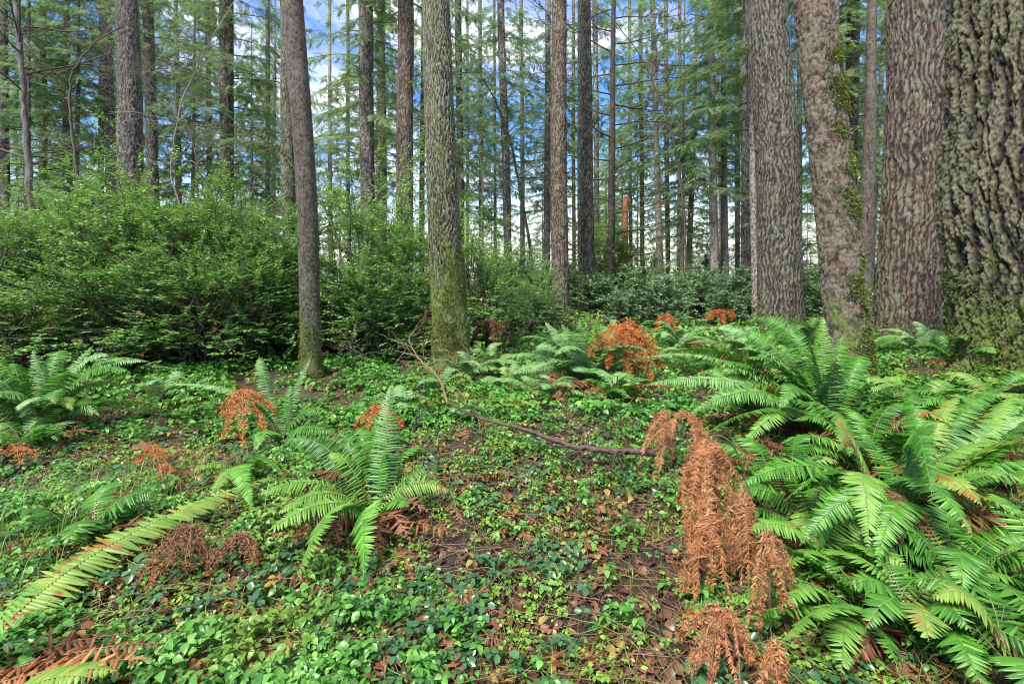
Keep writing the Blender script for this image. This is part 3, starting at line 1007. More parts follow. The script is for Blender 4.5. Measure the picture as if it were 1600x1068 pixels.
PROTO = []
for k, (z0, z1, rm, nb, sz, dr_, mt) in enumerate([
        (4.5, 17, 3.8, 66, .56, .45, 'needle'), (6.5, 20, 4.2, 62, .60, .5, 'needle_blue'),
        (1.6, 11, 3.0, 64, .48, .6, 'needle_soft'), (8.5, 22, 4.4, 54, .6, .45, 'needle_blue'),
        (2.5, 15, 3.5, 62, .52, .7, 'needle_soft'), (0.4, 7, 2.1, 56, .38, .6, 'needle_soft')]):
    g = crown(500 + k, z0, z1, rm, nb, sz, dr_)
    PROTO.append((g.mesh('crown', [M[mt], M['twig']]), z1))
FARTRUNK = []
for k in range(3):
    g, ridge, V, dims = trunk_geo(22, .2, .03, 38, 'fir', 300 + k, (.3, 0), .2)
    FARTRUNK.append(g.mesh('trunk', M[['grey', 'pale', 'pale'][k]], True, {'ridge': ridge}))

# crowns on the mid trunks (shared crown meshes)
for k, (t, b, inf, d) in enumerate(MIDT):
    if d < 15: continue
    me, z1 = PROTO[[0, 1, 3, 1, 0, 3, 4][k % 7]]
    s = rr.uniform(.72, .95)
    o = link('crown', me, t, (inf[0] * .6, 0, rr.uniform(-.5, 1.5) + (1.5 if d < 22 else 0)), rr.uniform(0, 6.28), (s, s, s))

# the wood behind: separate firs standing 22 to 70 m away, each named after the landmark trunk it shows beside
MARKS = [(-60, 'beyond the left edge'), (10, 'the grey trunk at the left edge'), (66, 'the dim dark trunk'), (106, 'the dark upper-left trunk'), (181, 'the slim grey trunk'),
         (212, 'the stout pale trunk'), (245, 'the dark narrow trunk'), (331, 'the thin reddish pole'), (355, 'the knobbly trunk'), (420, 'the thin dark pole'), (480, 'the smooth speckled trunk'),
         (575, 'the stubby-branched trunk'), (634, 'the stout brown trunk'), (700, 'the moss-greened trunk'), (752, 'the dim slim trunk'), (796, 'the left-leaning slim trunk'),
         (855, 'the pale peeping trunk'), (875, 'the left centre trunk'), (916, 'the right centre trunk'), (954, 'the bare-branched tree'), (978, 'the red snag'), (1034, 'the left-leaning pale trunk'),
         (1075, 'the right-leaning grey pole'), (1116, 'the slim pale pair'), (1167, 'the trunk beside the broad fir'), (1215, 'the broad straight fir'), (1300, 'the leaning scaly trunk'),
         (1355, 'the right-leaning brown trunk'), (1418, 'the thick reddish fir'), (1488, 'the gap by the massive trunk'), (1595, 'the massive trunk'), (1760, 'beyond the right edge')]
USED = {}


def placed_label(kind, px, used=USED):
    """how it looks + which landmark it shows beside"""
    m = min(MARKS, key=lambda q: abs(q[0] - px))
    side = 'just left of' if px < m[0] - 4 else 'just right of' if px > m[0] + 4 else 'directly behind'
    if 'edge' in m[1] and 'beyond' in m[1]:
        side = ''
    for extra in ('', 'second ', 'third ', 'fourth ', 'fifth ', 'sixth ', 'seventh ', 'eighth ', 'ninth ', 'tenth '):
        lab = ' '.join((extra + kind + ' ' + side + ' ' + m[1]).split())
        if lab not in used:
            used[lab] = 1
            return lab
    return lab


FKIND = ['tall green fir', 'tall blue-green fir', 'short light-green fir', 'high-crowned blue-green fir', 'drooping light fir', 'small bushy young fir']
fr = np.random.default_rng(9)
spots = []


def far_wood(count, d0, d1, p, x0=-260, x1=1860, s0=.8, s1=1.25, gap=5.0, pw=1.15):
    cnt = tries = 0
    while cnt < count and tries < 20000:
        tries += 1
        d = d0 + (d1 - d0) * fr.uniform() ** pw
        px = fr.uniform(x0, x1)
        x = (px - 800) / FPX * d
        if any((x - a) ** 2 + (d - b_) ** 2 < gap for a, b_ in spots): continue
        kind = int(fr.choice(6, p=p))
        if 820 < px < 1150 and d < 34 and kind in (2, 4, 5): kind = 3
        spots.append((x, d)); cnt += 1
        me, z1 = PROTO[kind]
        s = fr.uniform(s0, s1)
        t = thing('fir_tree', (x, d, g1(x, d)), placed_label(FKIND[kind] + ' far off,', px), 'tree', 'distant firs', fr.uniform(0, 6.28), (s, s, s))
        k2 = z1 / 22 * 1.02
        link('trunk', FARTRUNK[cnt % 3], t, scale=(fr.uniform(.6, .95) * max(k2, .5),) * 2 + (k2,))
        link('crown', me, t)


far_wood(40, 28, 70, [.22, .22, .14, .18, .18, .06])
far_wood(70, 40, 105, [0, 0, .45, 0, .20, .35], s0=.9, s1=1.5, gap=4)
far_wood(9, 19, 30, [.1, .1, .3, .1, .4, 0], -120, 480, .8, 1.1)
far_wood(5, 18, 28, [.1, .1, .3, .1, .4, 0], 1470, 1800, .8, 1.1)


# boughs hanging in from the trees on the right and upper left, close enough to show their sprays
def hanging(name, px, d, z0, z1, rm, nb, sz, mt, label, seed, az0=None, h=9, tr=.10):
    base = foot(px, d)
    t = thing(name, base, label, 'tree')
    g, ridge, V, dims = trunk_geo(h, tr, tr * .3, d, 'smooth', seed, (.15, 0), .2)
    link('trunk', g.mesh('trunk', M['smooth'], True, {'ridge': ridge}), t)
    g = crown(seed, z0, z1, rm, nb, sz, .7, 'cone', dens=.75)
    link('crown', g.mesh('crown', [M[mt], M['twig']]), t)


hanging('young_hemlock', 1290, 15.5, 2.0, 12, 2.6, 46, .34, 'needle_soft', 'green young hemlock filling the gap behind the leaning scaly trunk', 601, h=12)
hanging('young_hemlock', 1500, 14.5, 1.2, 12, 2.3, 50, .34, 'needle_soft', 'green young hemlock in the gap left of the massive right trunk', 602, h=12)
hanging('young_hemlock', 40, 17, 3, 13, 3.0, 46, .36, 'needle_blue', 'dusky hemlock behind the bare maples at the upper left', 603, h=13)
hanging('young_hemlock', 118, 19, 3.5, 15, 3.0, 46, .36, 'needle_blue', 'dusky hemlock left of the stout pale grey trunk', 604, h=15)
hanging('young_hemlock', 690, 21, 4.0, 15, 2.8, 46, .36, 'needle', 'dark hemlock whose boughs show behind the moss-greened trunk', 605, h=15)
hanging('young_hemlock', 1065, 23, 2.6, 13, 2.4, 44, .36, 'needle', 'dark hemlock right of the left-leaning pale trunk', 606, h=14)
hanging('young_hemlock', 300, 24, 4.0, 16, 3.4, 50, .40, 'needle_soft', 'light green hemlock behind the thin reddish pole', 607, h=16)

# ------------------------------------------------------------------ broadleaf shrubs
def shrub_meshes(seed, h, w, ntw, leafL, leafW, per, mat, tier=True, stems=22, dome=.8):
    r = np.random.default_rng(seed)
    g = Geo(); gs = Geo()
    lob = [(r.uniform(-.5, .5) * w, r.uniform(-.5, .5) * w, r.uniform(.22, 1.0) * h, r.uniform(.15, .48) * w) for _ in range(30)]
    # twig anchor points in a lumpy dome
    pts = []
    while len(pts) < ntw:
        c = lob[r.integers(0, 30)]
        v = unit(r.normal(0, 1, 3)); R = r.uniform(.35, 1.0) ** .5
        p = np.array([c[0], c[1], c[2]]) + v * R * np.array([c[3], c[3], c[3] * .36])
        if p[2] > .12: pts.append(p)
    # leaders that stick out of the dome
    lead = []
    for q in range(16):
        a_ = r.uniform(0, 2 * pi)
        e_ = np.array([cos(a_) * w * r.uniform(.2, .85), sin(a_) * w * r.uniform(.2, .85), h * r.uniform(.95, 1.38)])
        lp = wiggle((e_[0] * .3, e_[1] * .3, .2 * h), e_, 9, .12, r)
        lead.append(lp)
        for u_ in r.uniform(.45, 1, 9):
            i_ = min(int(u_ * 8), 7)
            pts.append(lp[i_] + (lp[i_ + 1] - lp[i_]) * (u_ * 8 - i_))
    for lp in lead:
        gs.add(*tube(lp, np.linspace(.012, .004, 9), 4))
    n2 = ntw // 5
    low = np.stack([r.normal(0, .5 * w, n2), r.normal(0, .5 * w, n2), r.uniform(.08, .5, n2) * h], 1)
    pts = np.concatenate([np.array(pts), low])
    n = len(pts)
    out = pts.copy(); out[:, 2] = (out[:, 2] - .4 * h) * .35
    dirs = unit(unit(out) + r.normal(0, .5, (n, 3)) * [1, 1, .45] + np.array([0, 0, .05]))
    dirs[::7] = unit(dirs[::7] * .6 + [0, 0, .9])
    Ls = r.uniform(.16, .50, n) * (h / 2.3) ** .4
    # twigs
    tvx = np.array([[-.5, 0, 0], [.5, 0, 0], [0, 0, .8], [0, 1, 0.2]]); tfx = np.array([[0, 1, 3], [1, 2, 3], [2, 0, 3]])
    B = basis(dirs, np.tile([0, 0, 1.0], (n, 1)))
    gs.add(*stamp(tvx, tfx, pts, B, np.stack([np.full(n, .006), Ls * 1.05, np.full(n, .006)], 1)))
    # leaves on both sides of each twig, held rather flat
    k = np.arange(per)
    u = (k + .5) / per
    sgn = np.where(k % 2, 1.0, -1.0)
    D = np.repeat(dirs, per, 0); Pp = np.repeat(pts, per, 0)
    S = np.repeat(B[:, :, 0], per, 0)
    uu = np.tile(u, n); ss = np.tile(sgn, n); LL = np.repeat(Ls, per)
    pos = Pp + D * (uu * LL)[:, None] + np.array([0, 0, 1]) * (uu * uu * LL * .03)[:, None]
    ld = unit(D * .45 + S * ss[:, None] * .9 + r.normal(0, .22, (len(pos), 3)))
    nr_ = unit(np.array([0, 0, 1.0]) + r.normal(0, .26, (len(pos), 3)))
    sc = leafL * r.uniform(.65, 1.25, len(pos)) * (1.1 - .4 * uu)
    g.add(*stamp(*OVAL, pos, basis(ld, nr_), np.stack([sc * leafW, sc, sc], 1)))
    # stems
    for q in range(stems):
        tgt = pts[r.integers(0, ntw)] * 1.04
        a = np.array([r.normal(0, .15 * w), r.normal(0, .15 * w), -.05])
        P = wiggle(a, tgt, 9, .16, r)
        P[1:-1, 2] += np.sin(np.linspace(0, pi, 9))[1:-1] * .12
        gs.add(*tube(P, np.linspace(.020, .005, 9), 5))
        for w_ in range(5):
            i0 = r.integers(3, 8)
            e = pts[r.integers(0, ntw)]
            if np.linalg.norm(e - P[i0]) < .9:
                gs.add(*tube(wiggle(P[i0], e, 6, .16, r), np.linspace(.007, .003, 6), 3))
    return g.mesh('foliage', M[mat]), gs.mesh('stems', M['twig'])


HP = [shrub_meshes(700 + k, h, 1.5, 700, .070, .60, 15, 'huck', stems=44) for k, h in enumerate([2.3, 2.4, 2.6, 1.9])]
LP = [shrub_meshes(720 + k, 1.0, .95, 300, .085, .66, 12, 'salal', stems=14) for k in range(2)]

SH = [
    # px, depth, scale xy, scale z, proto, label
    (15, 8.3, 1.0, .92, 0, 'glossy green huckleberry bush at the extreme left of the thicket'),
    (118, 8.5, 1.05, 1.0, 1, 'dense huckleberry bush under the crooked dark maple stem at the left'),
    (225, 8.4, 1.0, 1.04, 2, 'rounded huckleberry bush below the stout pale grey trunk'),
    (335, 8.8, 1.0, .98, 0, 'huckleberry bush with reddish dead leaves below the straight knobbly trunk'),
    (425, 8.9, .95, .92, 1, 'dark huckleberry bush directly left of the smooth speckled trunk'),
    (590, 9.6, .9, 1.13, 2, 'tallest light green huckleberry bush, reaching up between the two nearest left trunks'),
    (540, 8.8, .85, .85, 3, 'leafy huckleberry bush directly right of the smooth speckled trunk'),
    (650, 9.4, .8, .85, 0, 'huckleberry bush with brown leaves left of the moss-greened trunk'),
    (765, 9.9, .75, .80, 1, 'huckleberry bush immediately right of the moss-greened trunk'),
    (822, 12.5, .75, .70, 3, 'small pale huckleberry bush ending the thicket on the right'),
    (60, 11.5, 1.3, 1.12, 2, 'huckleberry bush in the rear row at the far left'),
    (180, 12.0, 1.2, 1.05, 0, 'huckleberry bush in the rear row beneath the slim grey trunk'),
    (295, 12.0, 1.2, 1.1, 1, 'huckleberry bush in the rear row beneath the thin reddish pole'),
    (400, 12.5, 1.1, 1.05, 3, 'huckleberry bush in the rear row left of the greenish trunk'),
    (690, 12.8, 1.0, 1.0, 2, 'huckleberry bush in the rear row behind the moss-greened trunk'),
    (60, 7.2, .8, .62, 3, 'low dark huckleberry bush behind the large left fern'),
    (190, 7.1, .8, .58, 1, 'low dark huckleberry bush at the front, right of the large left fern'),
    (310, 7.3, .8, .60, 2, 'low huckleberry bush at the foot of the thicket, left of the smooth trunk'),
    (400, 7.9, .7, .6, 0, 'low bush hugging the left foot of the smooth speckled trunk'),
    (590, 8.3, .75, .68, 3, 'low bush with dead twigs between the two nearest left trunks'),
]
for px, d, sx, sz, pk, lab in SH:
    t = thing('huckleberry_bush', foot(px, d), lab, 'bush', 'huckleberry bushes of the left thicket', rr.uniform(0, 6.28), (sx, sx, sz))
    link('foliage', HP[pk][0], t)
    link('stems', HP[pk][1], t)
    if sz < .7 or pk == 0:
        # brown dead leaves caught in the twigs
        nn = 60
        pos = np.stack([rr.normal(0, .6, nn), rr.normal(0, .6, nn), rr.uniform(.3, 1.6, nn)], 1)
        link('dead_leaves', Geo().add(*stamp(*LEAF, pos, basis(unit(rr.normal(0, 1, (nn, 3)) - [0, 0, .4]), unit(rr.normal(0, 1, (nn, 3)))), rr.uniform(.05, .10, nn))).mesh('dead_leaves', M['fern_brown']), t)

for k, (px, d, s) in enumerate([(855, 14.5, .7), (930, 16.5, 1.0), (975, 14, .7), (1030, 13.2, .95), (1090, 15.5, 1.1), (1135, 13.8, .7), (1170, 16, 1.2), (1005, 18, 1.3),
                                (1085, 19, 1.3), (1270, 15, 1.3), (1300, 12.5, 1.0), (1350, 16, 1.4), (1480, 12, 1.2), (890, 20, 1.3), (1560, 14, 1.4), (840, 18, 1.3)]):
    t = thing('salal_shrub', foot(px, d), placed_label('low leathery-leaved shrub,', px), 'shrub', 'low shrubs behind the ferns', rr.uniform(0, 6.28), s)
    link('foliage', LP[k % 2][0], t)
    link('stems', LP[k % 2][1], t)
# undergrowth shrubs farther back between the trunks
fr = np.random.default_rng(19)
for k in range(100):
    d = fr.uniform(20, 62)
    px = fr.uniform(-150, 1750)
    t = thing('wood_shrub', foot(px, d), placed_label('distant undergrowth shrub' + (' of larger leaves,' if not k % 2 else ','), px), 'shrub', 'distant undergrowth shrubs', fr.uniform(0, 6.28), fr.uniform(.7, 1.35))
    me = HP[k % 4] if k % 2 else LP[k % 2]
    link('foliage', me[0], t)
    link('stems', me[1], t)


# ------------------------------------------------------------------ ferns
def settle(px, py, tip, low):
    """a tip that would sink into the floor is brought forward along its sight line until it rests on it"""
    for _ in range(3):
        gl = g1(tip[0], tip[1]) + low
        if tip[2] >= gl or py <= HORIZON + 30: break
        tip = at(px, py, (H0 - gl) * FPX / (py - HORIZON))
    return tip


def bez(P0, P1, P2, n):
    t = np.linspace(0, 1, n)[:, None]
    return (1 - t) ** 2 * P0 + 2 * t * (1 - t) * P1 + t ** 2 * P2


def frond_mesh(P0, P1, P2, W, r, mats, bare=.10, spacing=.0165, roll=0.0, dead=0.0, side=None, rach=.0035, thin=.78, raw=False):
    """a once-divided frond: arching rachis with close ranks of sickle leaflets"""
    P = bez(P0, P1, P2, 26)
    L = np.linalg.norm(np.diff(P, axis=0), axis=1).sum()
    az = P2 - P0
    az = np.array([az[0], az[1], 0]); az = az / max(np.linalg.norm(az), 1e-6)
    side0 = np.array([az[1], -az[0], 0]) if side is None else np.asarray(side, float)
    wig = r.normal(0, .010) * L * 2
    tt = np.linspace(0, 1, 26)[:, None]
    P = P + side0 * wig * np.sin(tt * pi * 1.3) * 2
    n = int(max(16, min(96, L / spacing)))
    u = np.linspace(bare, .995, n)
    x = u * 25
    i0 = np.minimum(x.astype(int), 24)
    pos = P[i0] + (P[i0 + 1] - P[i0]) * (x - i0)[:, None]
    T = unit(P[i0 + 1] - P[i0])
    S0 = np.tile(side0, (n, 1))
    N0 = np.cross(S0, T)
    ro = roll + u * r.normal(0, .35)
    S = S0 * np.cos(ro)[:, None] + N0 * np.sin(ro)[:, None]
    Nn = np.cross(S, T)
    prof = np.minimum(1, .45 + (u - bare) / .22) * np.clip(1 - ((u - .42) / .585) ** 2.0 * (u > .42), .03, 1) ** .85
    g = Geo()
    ang = .12 + .55 * u ** 2
    for sd in (-1, 1):
        j = r.normal(0, .07 + dead * .5, n)
        lift = r.normal(.10, .10 + dead * .5, n) - dead * .4
        d = unit(S * (sd * np.cos(ang + j))[:, None] + T * np.sin(ang + j)[:, None] + Nn * (-lift)[:, None] + np.array([0, 0, -1.0]) * (.12 + dead * .5))
        nn = unit(Nn * -1 + T * r.normal(0, .15 + dead * .6, n)[:, None])
        nn = np.where((nn[:, 2:3] < 0) & (abs(roll) < 1), -nn, nn)
        ln = W * prof * r.uniform(.88, 1.08, n)
        keep = r.uniform(0, 1, n) > .045 + dead * .2 + .25 * (u > .93) * (r.uniform() < .4)
        wd = np.full(n, 1.0) * np.minimum(L / n * thin, ln * .5)
        tv = PINNA[0].copy()
        if sd < 0: tv[:, 0] *= -1
        g.add(*stamp(tv, PINNA[1], pos[keep], basis(d, nn)[keep], np.stack([wd, ln, ln], 1)[keep]))
    g.add(*tube(P, np.linspace(rach, .0012, 26), 4), 1)
    return g if raw else g.mesh('frond', mats)


MATSET = {'g': ('fern', 'rachis'), 'p': ('fern_pale', 'rachis'), 'l': ('fern_lime', 'rachis'), 'y': ('fern_yellow', 'rachis'), 'b': ('fern_brown', 'drybrown'),
          't': ('tan', 'drybrown'), 'r': ('rust', 'drybrown')}


def fern(base, label, tips, seed, W=.09, rnd=0, L=.8, mset='g', name='sword_fern', dead_n=0, group='sword ferns', arch=.35, upmin=.25):
    """tips: (px, py, depth offset, material key[, arch])"""
    r = np.random.default_rng(seed)
    base = np.array(base, float)
    t = thing(name, base, label, 'fern', group)
    for tp in tips:
        px, py, dd, mk = tp[:4]
        ar = tp[4] if len(tp) > 4 else arch
        tip = at(px, py, base[1] + dd)
        tip = settle(px, py, tip, .10)
        tip = tip - base
        Ln = np.linalg.norm(tip)
        P0 = np.append(r.normal(0, .03, 2), 0)
        hz = np.array([tip[0], tip[1], 0])
        P1 = hz * .42 + np.array([0, 0, max(tip[2] * .75, 0) + ar * (Ln * .75 + .1)])
        if tip[2] > .75 * Ln: P1 = tip * .5 + np.array([0, 0, .08 * Ln]) - hz * .3
        m = [M[k] for k in MATSET[mk]]
        link('frond', frond_mesh(P0, P1, tip, W * r.uniform(.85, 1.15) * min(1, Ln / .6 + .25), r, m, roll=r.normal(0, .38), dead=.5 if mk in 'bt' else 0), t)
    for k in range(rnd + dead_n):
        dead = k >= rnd
        az = (k + r.uniform(-.3, .3)) * 2.39996
        el = radians(r.uniform(28, 68)) if not dead else radians(r.uniform(8, 25))
        Lk = L * r.uniform(.75, 1.1)
        tip = np.array([cos(az), sin(az), 0]) * Lk * (cos(el) * .85 + .25) + np.array([0, 0, Lk * (sin(el) * .75 - (0.12 if not dead else .25))])
        gl = g1(base[0] + tip[0], base[1] + tip[1]) - base[2] + .08
        if tip[2] < gl: tip[2] = gl
        P1 = np.array([tip[0], tip[1], 0]) * .38 + np.array([0, 0, Lk * (sin(el) * .75 + (.05 if dead else .15))])
        P0 = np.append(r.normal(0, .03, 2), 0)
        mk = 'b' if dead else mset
        if not dead and r.uniform() < .12: mk = 'y'
        link('frond', frond_mesh(P0, P1, tip, W * r.uniform(.85, 1.1), r, [M[q] for q in MATSET[mk]], roll=r.normal(0, .2), dead=.6 if dead else 0), t)
    # old stubble in the heart of the fern
    g = Geo()
    for k in range(16):
        a = r.uniform(0, 2 * pi)
        e = np.array([cos(a), sin(a), 0]) * r.uniform(.1, .32) * L + np.array([0, 0, r.uniform(.02, .22)])
        g.add(*tube(wiggle((r.normal(0, .03), r.normal(0, .03), 0), e, 6, .15, r), np.linspace(.005, .0015, 6), 4))
    link('old_stalks', g.mesh('old_stalks', M['drybrown']), t)
    return t


fern(foot(60, 4.4), 'large sword fern with dark lower stalks at the left edge, before the thicket',
     [(232, 566, .2, 'p'), (205, 580, 0, 'g'), (243, 632, -.1, 'g', .2), (150, 540, .4, 'p'), (100, 548, .5, 'g'), (60, 545, .3, 'p'), (10, 570, .3, 'g'), (-40, 590, 0, 'g'),
      (-80, 650, -.2, 'g'), (92, 688, -.6, 'p', .15), (185, 600, .2, 'g'), (-50, 560, .3, 'g'), (160, 650, -.2, 'g'), (210, 560, .5, 'g'), (130, 590, -.3, 'g'),
      (30, 640, -.5, 'p'), (-10, 620, -.4, 'g'), (175, 555, .1, 'p')], 1, W=.10, rnd=6, L=.75, dead_n=4)
fern(foot(583, 2.82), 'medium fern left of the path with three lime fronds reaching forward and one upright frond',
     [(448, 905, -.55, 'l', .45), (415, 838, -.45, 'l', .4), (400, 770, -.2, 'l', .3), (440, 688, .35, 'g'), (478, 690, .4, 'p'), (530, 682, .4, 'g'), (618, 600, .35, 'p'), (592, 650, .3, 'g'),
      (655, 700, .3, 'g'), (708, 768, .05, 'y', .45), (690, 735, .2, 'g', .4), (560, 670, .6, 'g'), (480, 740, .1, 'b'), (640, 845, -.3, 'b'), (670, 800, -.15, 'b'), (500, 860, -.4, 'b'),
      (620, 720, .5, 'g'), (540, 720, .2, 'g'), (600, 700, .1, 'g'), (510, 710, .1, 'l'), (640, 790, -.2, 'g', .2), (430, 800, -.3, 'l', .35), (560, 900, -.5, 'g', .4), (500, 700, .4, 'p')], 2, W=.092, L=.5, dead_n=3)
fern(foot(922, 5.9), 'spreading fern in the centre behind the fallen branch, mixed with rust bracken',
     [(812, 528, .0, 'p'), (848, 503, .3, 'p'), (880, 505, .3, 'p'), (905, 498, .2, 'p'), (934, 485, .0, 'y'), (965, 498, .3, 'p'), (1012, 520, .4, 'p'), (1062, 572, 0, 'p'),
      (795, 585, -.2, 'p'), (838, 610, -.5, 'p'), (780, 560, .1, 'p'), (1040, 545, .3, 'p'), (870, 570, -.4, 'p'), (1000, 600, -.5, 'p'), (830, 550, .2, 'p'), (1020, 580, -.1, 'p'),
      (900, 580, -.5, 'p'), (950, 540, -.2, 'p'), (980, 515, .2, 'p'), (820, 570, 0, 'p')], 3, W=.14, L=1.05, rnd=14, mset='p', dead_n=10)
fern(foot(1290, 4.15), 'biggest fern on the right, its tall fronds rising before the leaning scaly trunk',
     [(1010, 606, -.1, 'p', .3), (1045, 548, .5, 'g', .3), (1082, 645, -.4, 'g', .4), (1105, 512, .7, 'p'), (1145, 520, .5, 'g'), (1185, 498, .8, 'g'), (1282, 492, .25, 'l'), (1305, 560, -.3, 'g'),
      (1205, 535, .3, 'p'), (1240, 505, .5, 'g'), (1360, 560, .6, 'g'), (1160, 700, -.6, 'l', .5), (1100, 690, -.5, 'g', .45), (1000, 560, .3, 'p', .3), (1130, 590, .2, 'g'), (1060, 610, 0, 'g'),
      (1170, 560, .0, 'g'), (1210, 640, -.6, 'g', .5), (1070, 570, .2, 'g'), (1150, 545, .2, 'p'), (1230, 560, -.1, 'g'), (1265, 530, .0, 'g'), (1120, 630, -.2, 'y', .4), (1320, 520, .5, 'g')],
     4, W=.115, L=1.0, dead_n=7)
fern(foot(1405, 2.75), 'wide arching fern with yellow-tipped drooping fronds, in front and right of the biggest fern',
     [(1610, 618, .5, 'l', .12), (1680, 640, .2, 'g', .15), (1640, 690, 0, 'y', .2), (1592, 812, -.45, 'y', .5), (1500, 835, -.65, 'g', .62), (1535, 790, -.5, 'y', .55), (1330, 850, -.6, 'l', .62),
      (1290, 700, -.3, 'y', .5), (1235, 900, -.5, 'g', .5), (1150, 760, -.2, 'g', .4), (1700, 740, -.1, 'g', .35), (1430, 610, .9, 'g', .2), (1570, 605, .8, 'g', .15), (1455, 780, -.75, 'g', .75),
      (1640, 645, .3, 'p', .15), (1380, 880, -.7, 'g', .45), (1220, 780, -.3, 'g', .45), (1270, 860, -.6, 'g', .5), (1620, 760, -.3, 'l', .45), (1560, 740, -.3, 'g', .45),
      (1350, 660, .3, 'g', .5), (1500, 620, .7, 'y', .2), (1560, 690, .1, 'l', .25)], 5, W=.10, L=.8, dead_n=9)
fern(foot(1660, 2.05), 'dark green fern at the right edge, crossing fronds low above dry vines',
     [(1500, 875, .25, 'g', .25), (1465, 835, .4, 'g', .25), (1430, 800, .6, 'g', .25), (1545, 770, .5, 'g', .3), (1480, 960, 0, 'g', .2), (1590, 730, .7, 'g', .3), (1530, 900, .0, 'l', .25), (1600, 880, -.2, 'g')], 6, W=.085, L=.5)
fern(foot(1355, 2.02), 'low fern with broad lime fronds lying at the bottom, among tan bracken',
     [(1222, 1010, -.35, 'l', .3), (1165, 905, .1, 'g', .3), (1140, 975, -.1, 'g', .25), (1255, 850, .35, 'g', .3), (1300, 1045, -.3, 'l', .25), (1190, 850, .25, 'g', .3), (1210, 940, -.1, 'l', .3), (1400, 1040, -.3, 'g', .25),
      (1130, 930, .1, 'g', .3)], 7, W=.075, L=.45)
fern(foot(-70, 1.55), 'fern at the lower left whose one very long blotched frond arches up towards the path',
     [(405, 738, 1.6, 'y', .09), (60, 900, .1, 'l', .2)], 8, W=.13, L=.5)
fern(foot(-90, 1.58), 'withered brown fern frond lying at the bottom left corner', [(248, 1012, .12, 'b', .18), (200, 990, .2, 'b', .16), (225, 1040, .0, 't', .12)], 9, W=.08, L=.4, group='withered fronds on the floor')
fern(foot(-60, 1.42), 'yellow-green frond tip poking in below the withered brown frond at the bottom left', [(185, 1045, .0, 'y', .2), (140, 1062, -.1, 'y', .16)], 10, W=.075, L=.3)
fern(foot(440, 4.3), 'thin fern with one pale upright frond, in front of the smooth speckled trunk',
     [(256, 600, .5, 'p', .2), (487, 555, .4, 'p'), (458, 600, .2, 'g'), (392, 705, -.3, 'g'), (505, 640, .1, 'g'), (350, 630, .4, 'g'), (520, 680, -.1, 'g'), (400, 560, .6, 'p', .2)], 12, W=.085, L=.6)
fern(foot(385, 3.5), 'small fern where the long blotched frond ends, left of the medium fern', [(300, 735, .1, 'l', .2), (420, 725, .3, 'g', .25), (455, 755, .0, 'g', .25), (330, 775, -.2, 'l', .2), (380, 800, -.4, 'g', .25)], 13, W=.06, L=.35)
OTHER = [
    (1345, 3.45, .75, 14, 'g', 'fern joining the biggest right fern and the wide arching one'),
    (1460, 4.0, .8, 12, 'l', 'bright lime fern behind the wide arching fern, before the thick reddish fir'),
    (1545, 3.5, .8, 13, 'g', 'dense fern against the right edge, below the massive trunk'),
    (1225, 3.2, .6, 11, 'g', 'fern directly behind the middle of the hanging tan curtain'),
    (1165, 4.7, .7, 11, 'g', 'fern tucked under the left fronds of the biggest right fern'),
    (1425, 1.95, .45, 11, 'g', 'low fern at the bottom edge right of the lime fronds'),
    (1290, 2.4, .5, 11, 'l', 'lime-green fern just above the low fern with broad fronds'),
    (150, 2.55, .42, 7, 'g', 'small bright fern left of the long blotched frond, near the lower left'),
    (250, 5.4, .45, 7, 'p', 'small pale fern between the large left fern and the thicket bushes'),
    (690, 5.7, .5, 8, 'p', 'pale fern left of the reddish dead branch rising before the thicket'),
    (800, 6.1, .5, 8, 'p', 'pale fern between the moss-greened trunk and the centre fern'),
    (1090, 6.6, .6, 9, 'g', 'fern filling the space between the centre fern and the biggest right fern'),
    (1240, 6.2, .6, 9, 'p', 'fern rising at the left foot of the leaning scaly trunk'),
    (1500, 2.25, .62, 14, 'g', 'dark green fern filling the lower right, left of the right-edge crossing fronds'),
    (1590, 1.75, .5, 10, 'g', 'fern in the lower right corner among bright grass blades'),
    (1275, 2.7, .6, 12, 'g', 'dark fern between the biggest right fern and the tan hanging curtain'),
    (1140, 8.2, .8, 12, 'p', 'pale fern behind the biggest right fern, at the foot of the broad straight fir'),
    (1062, 8.8, .75, 10, 'p', 'pale fern right of the rust bracken, behind the centre fern'),
    (1195, 7.2, .8, 12, 'g', 'green fern directly behind the top of the biggest right fern'),
    (1440, 6.9, .8, 10, 'p', 'pale fern at the foot of the thick reddish fir'),
    (1352, 7.6, .7, 10, 'g', 'fern between the leaning scaly trunk and the thick reddish fir'),
    (1500, 5.6, .6, 8, 'g', 'fern pushing against the left foot of the massive trunk'),
    (1560, 4.3, .6, 8, 'g', 'fern in front of the foot of the massive right trunk'),
    (728, 6.9, .6, 9, 'p', 'pale low fern at the foot of the moss-greened trunk'),
    (770, 7.3, .6, 9, 'p', 'pale low fern a step right of the moss-greened trunk'),
    (845, 5.3, .55, 9, 'p', 'low flat fern just behind the fallen branch, left of the other low one'),
    (965, 5.2, .5, 9, 'g', 'low feathery fern behind the right end of the fallen branch'),
    (40, 3.9, .45, 7, 'g', 'small fern by rust bracken in front of the large left fern'),
    (985, 9.5, .8, 10, 'p', 'pale fern in the rear, between the centre pair and the bracken'),
    (1265, 9.2, .8, 10, 'g', 'rear fern between the broad straight fir and the leaning scaly trunk'),
    (1020, 7.3, .6, 8, 'p', 'pale fern at the right flank of the centre fern'),
    (870, 9.2, .6, 8, 'g', 'small fern in front of the centre pair of trunks'),
    (1580, 3.2, .6, 9, 'g', 'green fern at the right edge under the yellow-tipped fronds'),
    (615, 5.0, .45, 7, 'p', 'small fern by the upright frond, left of the thin dead twigs'),
]
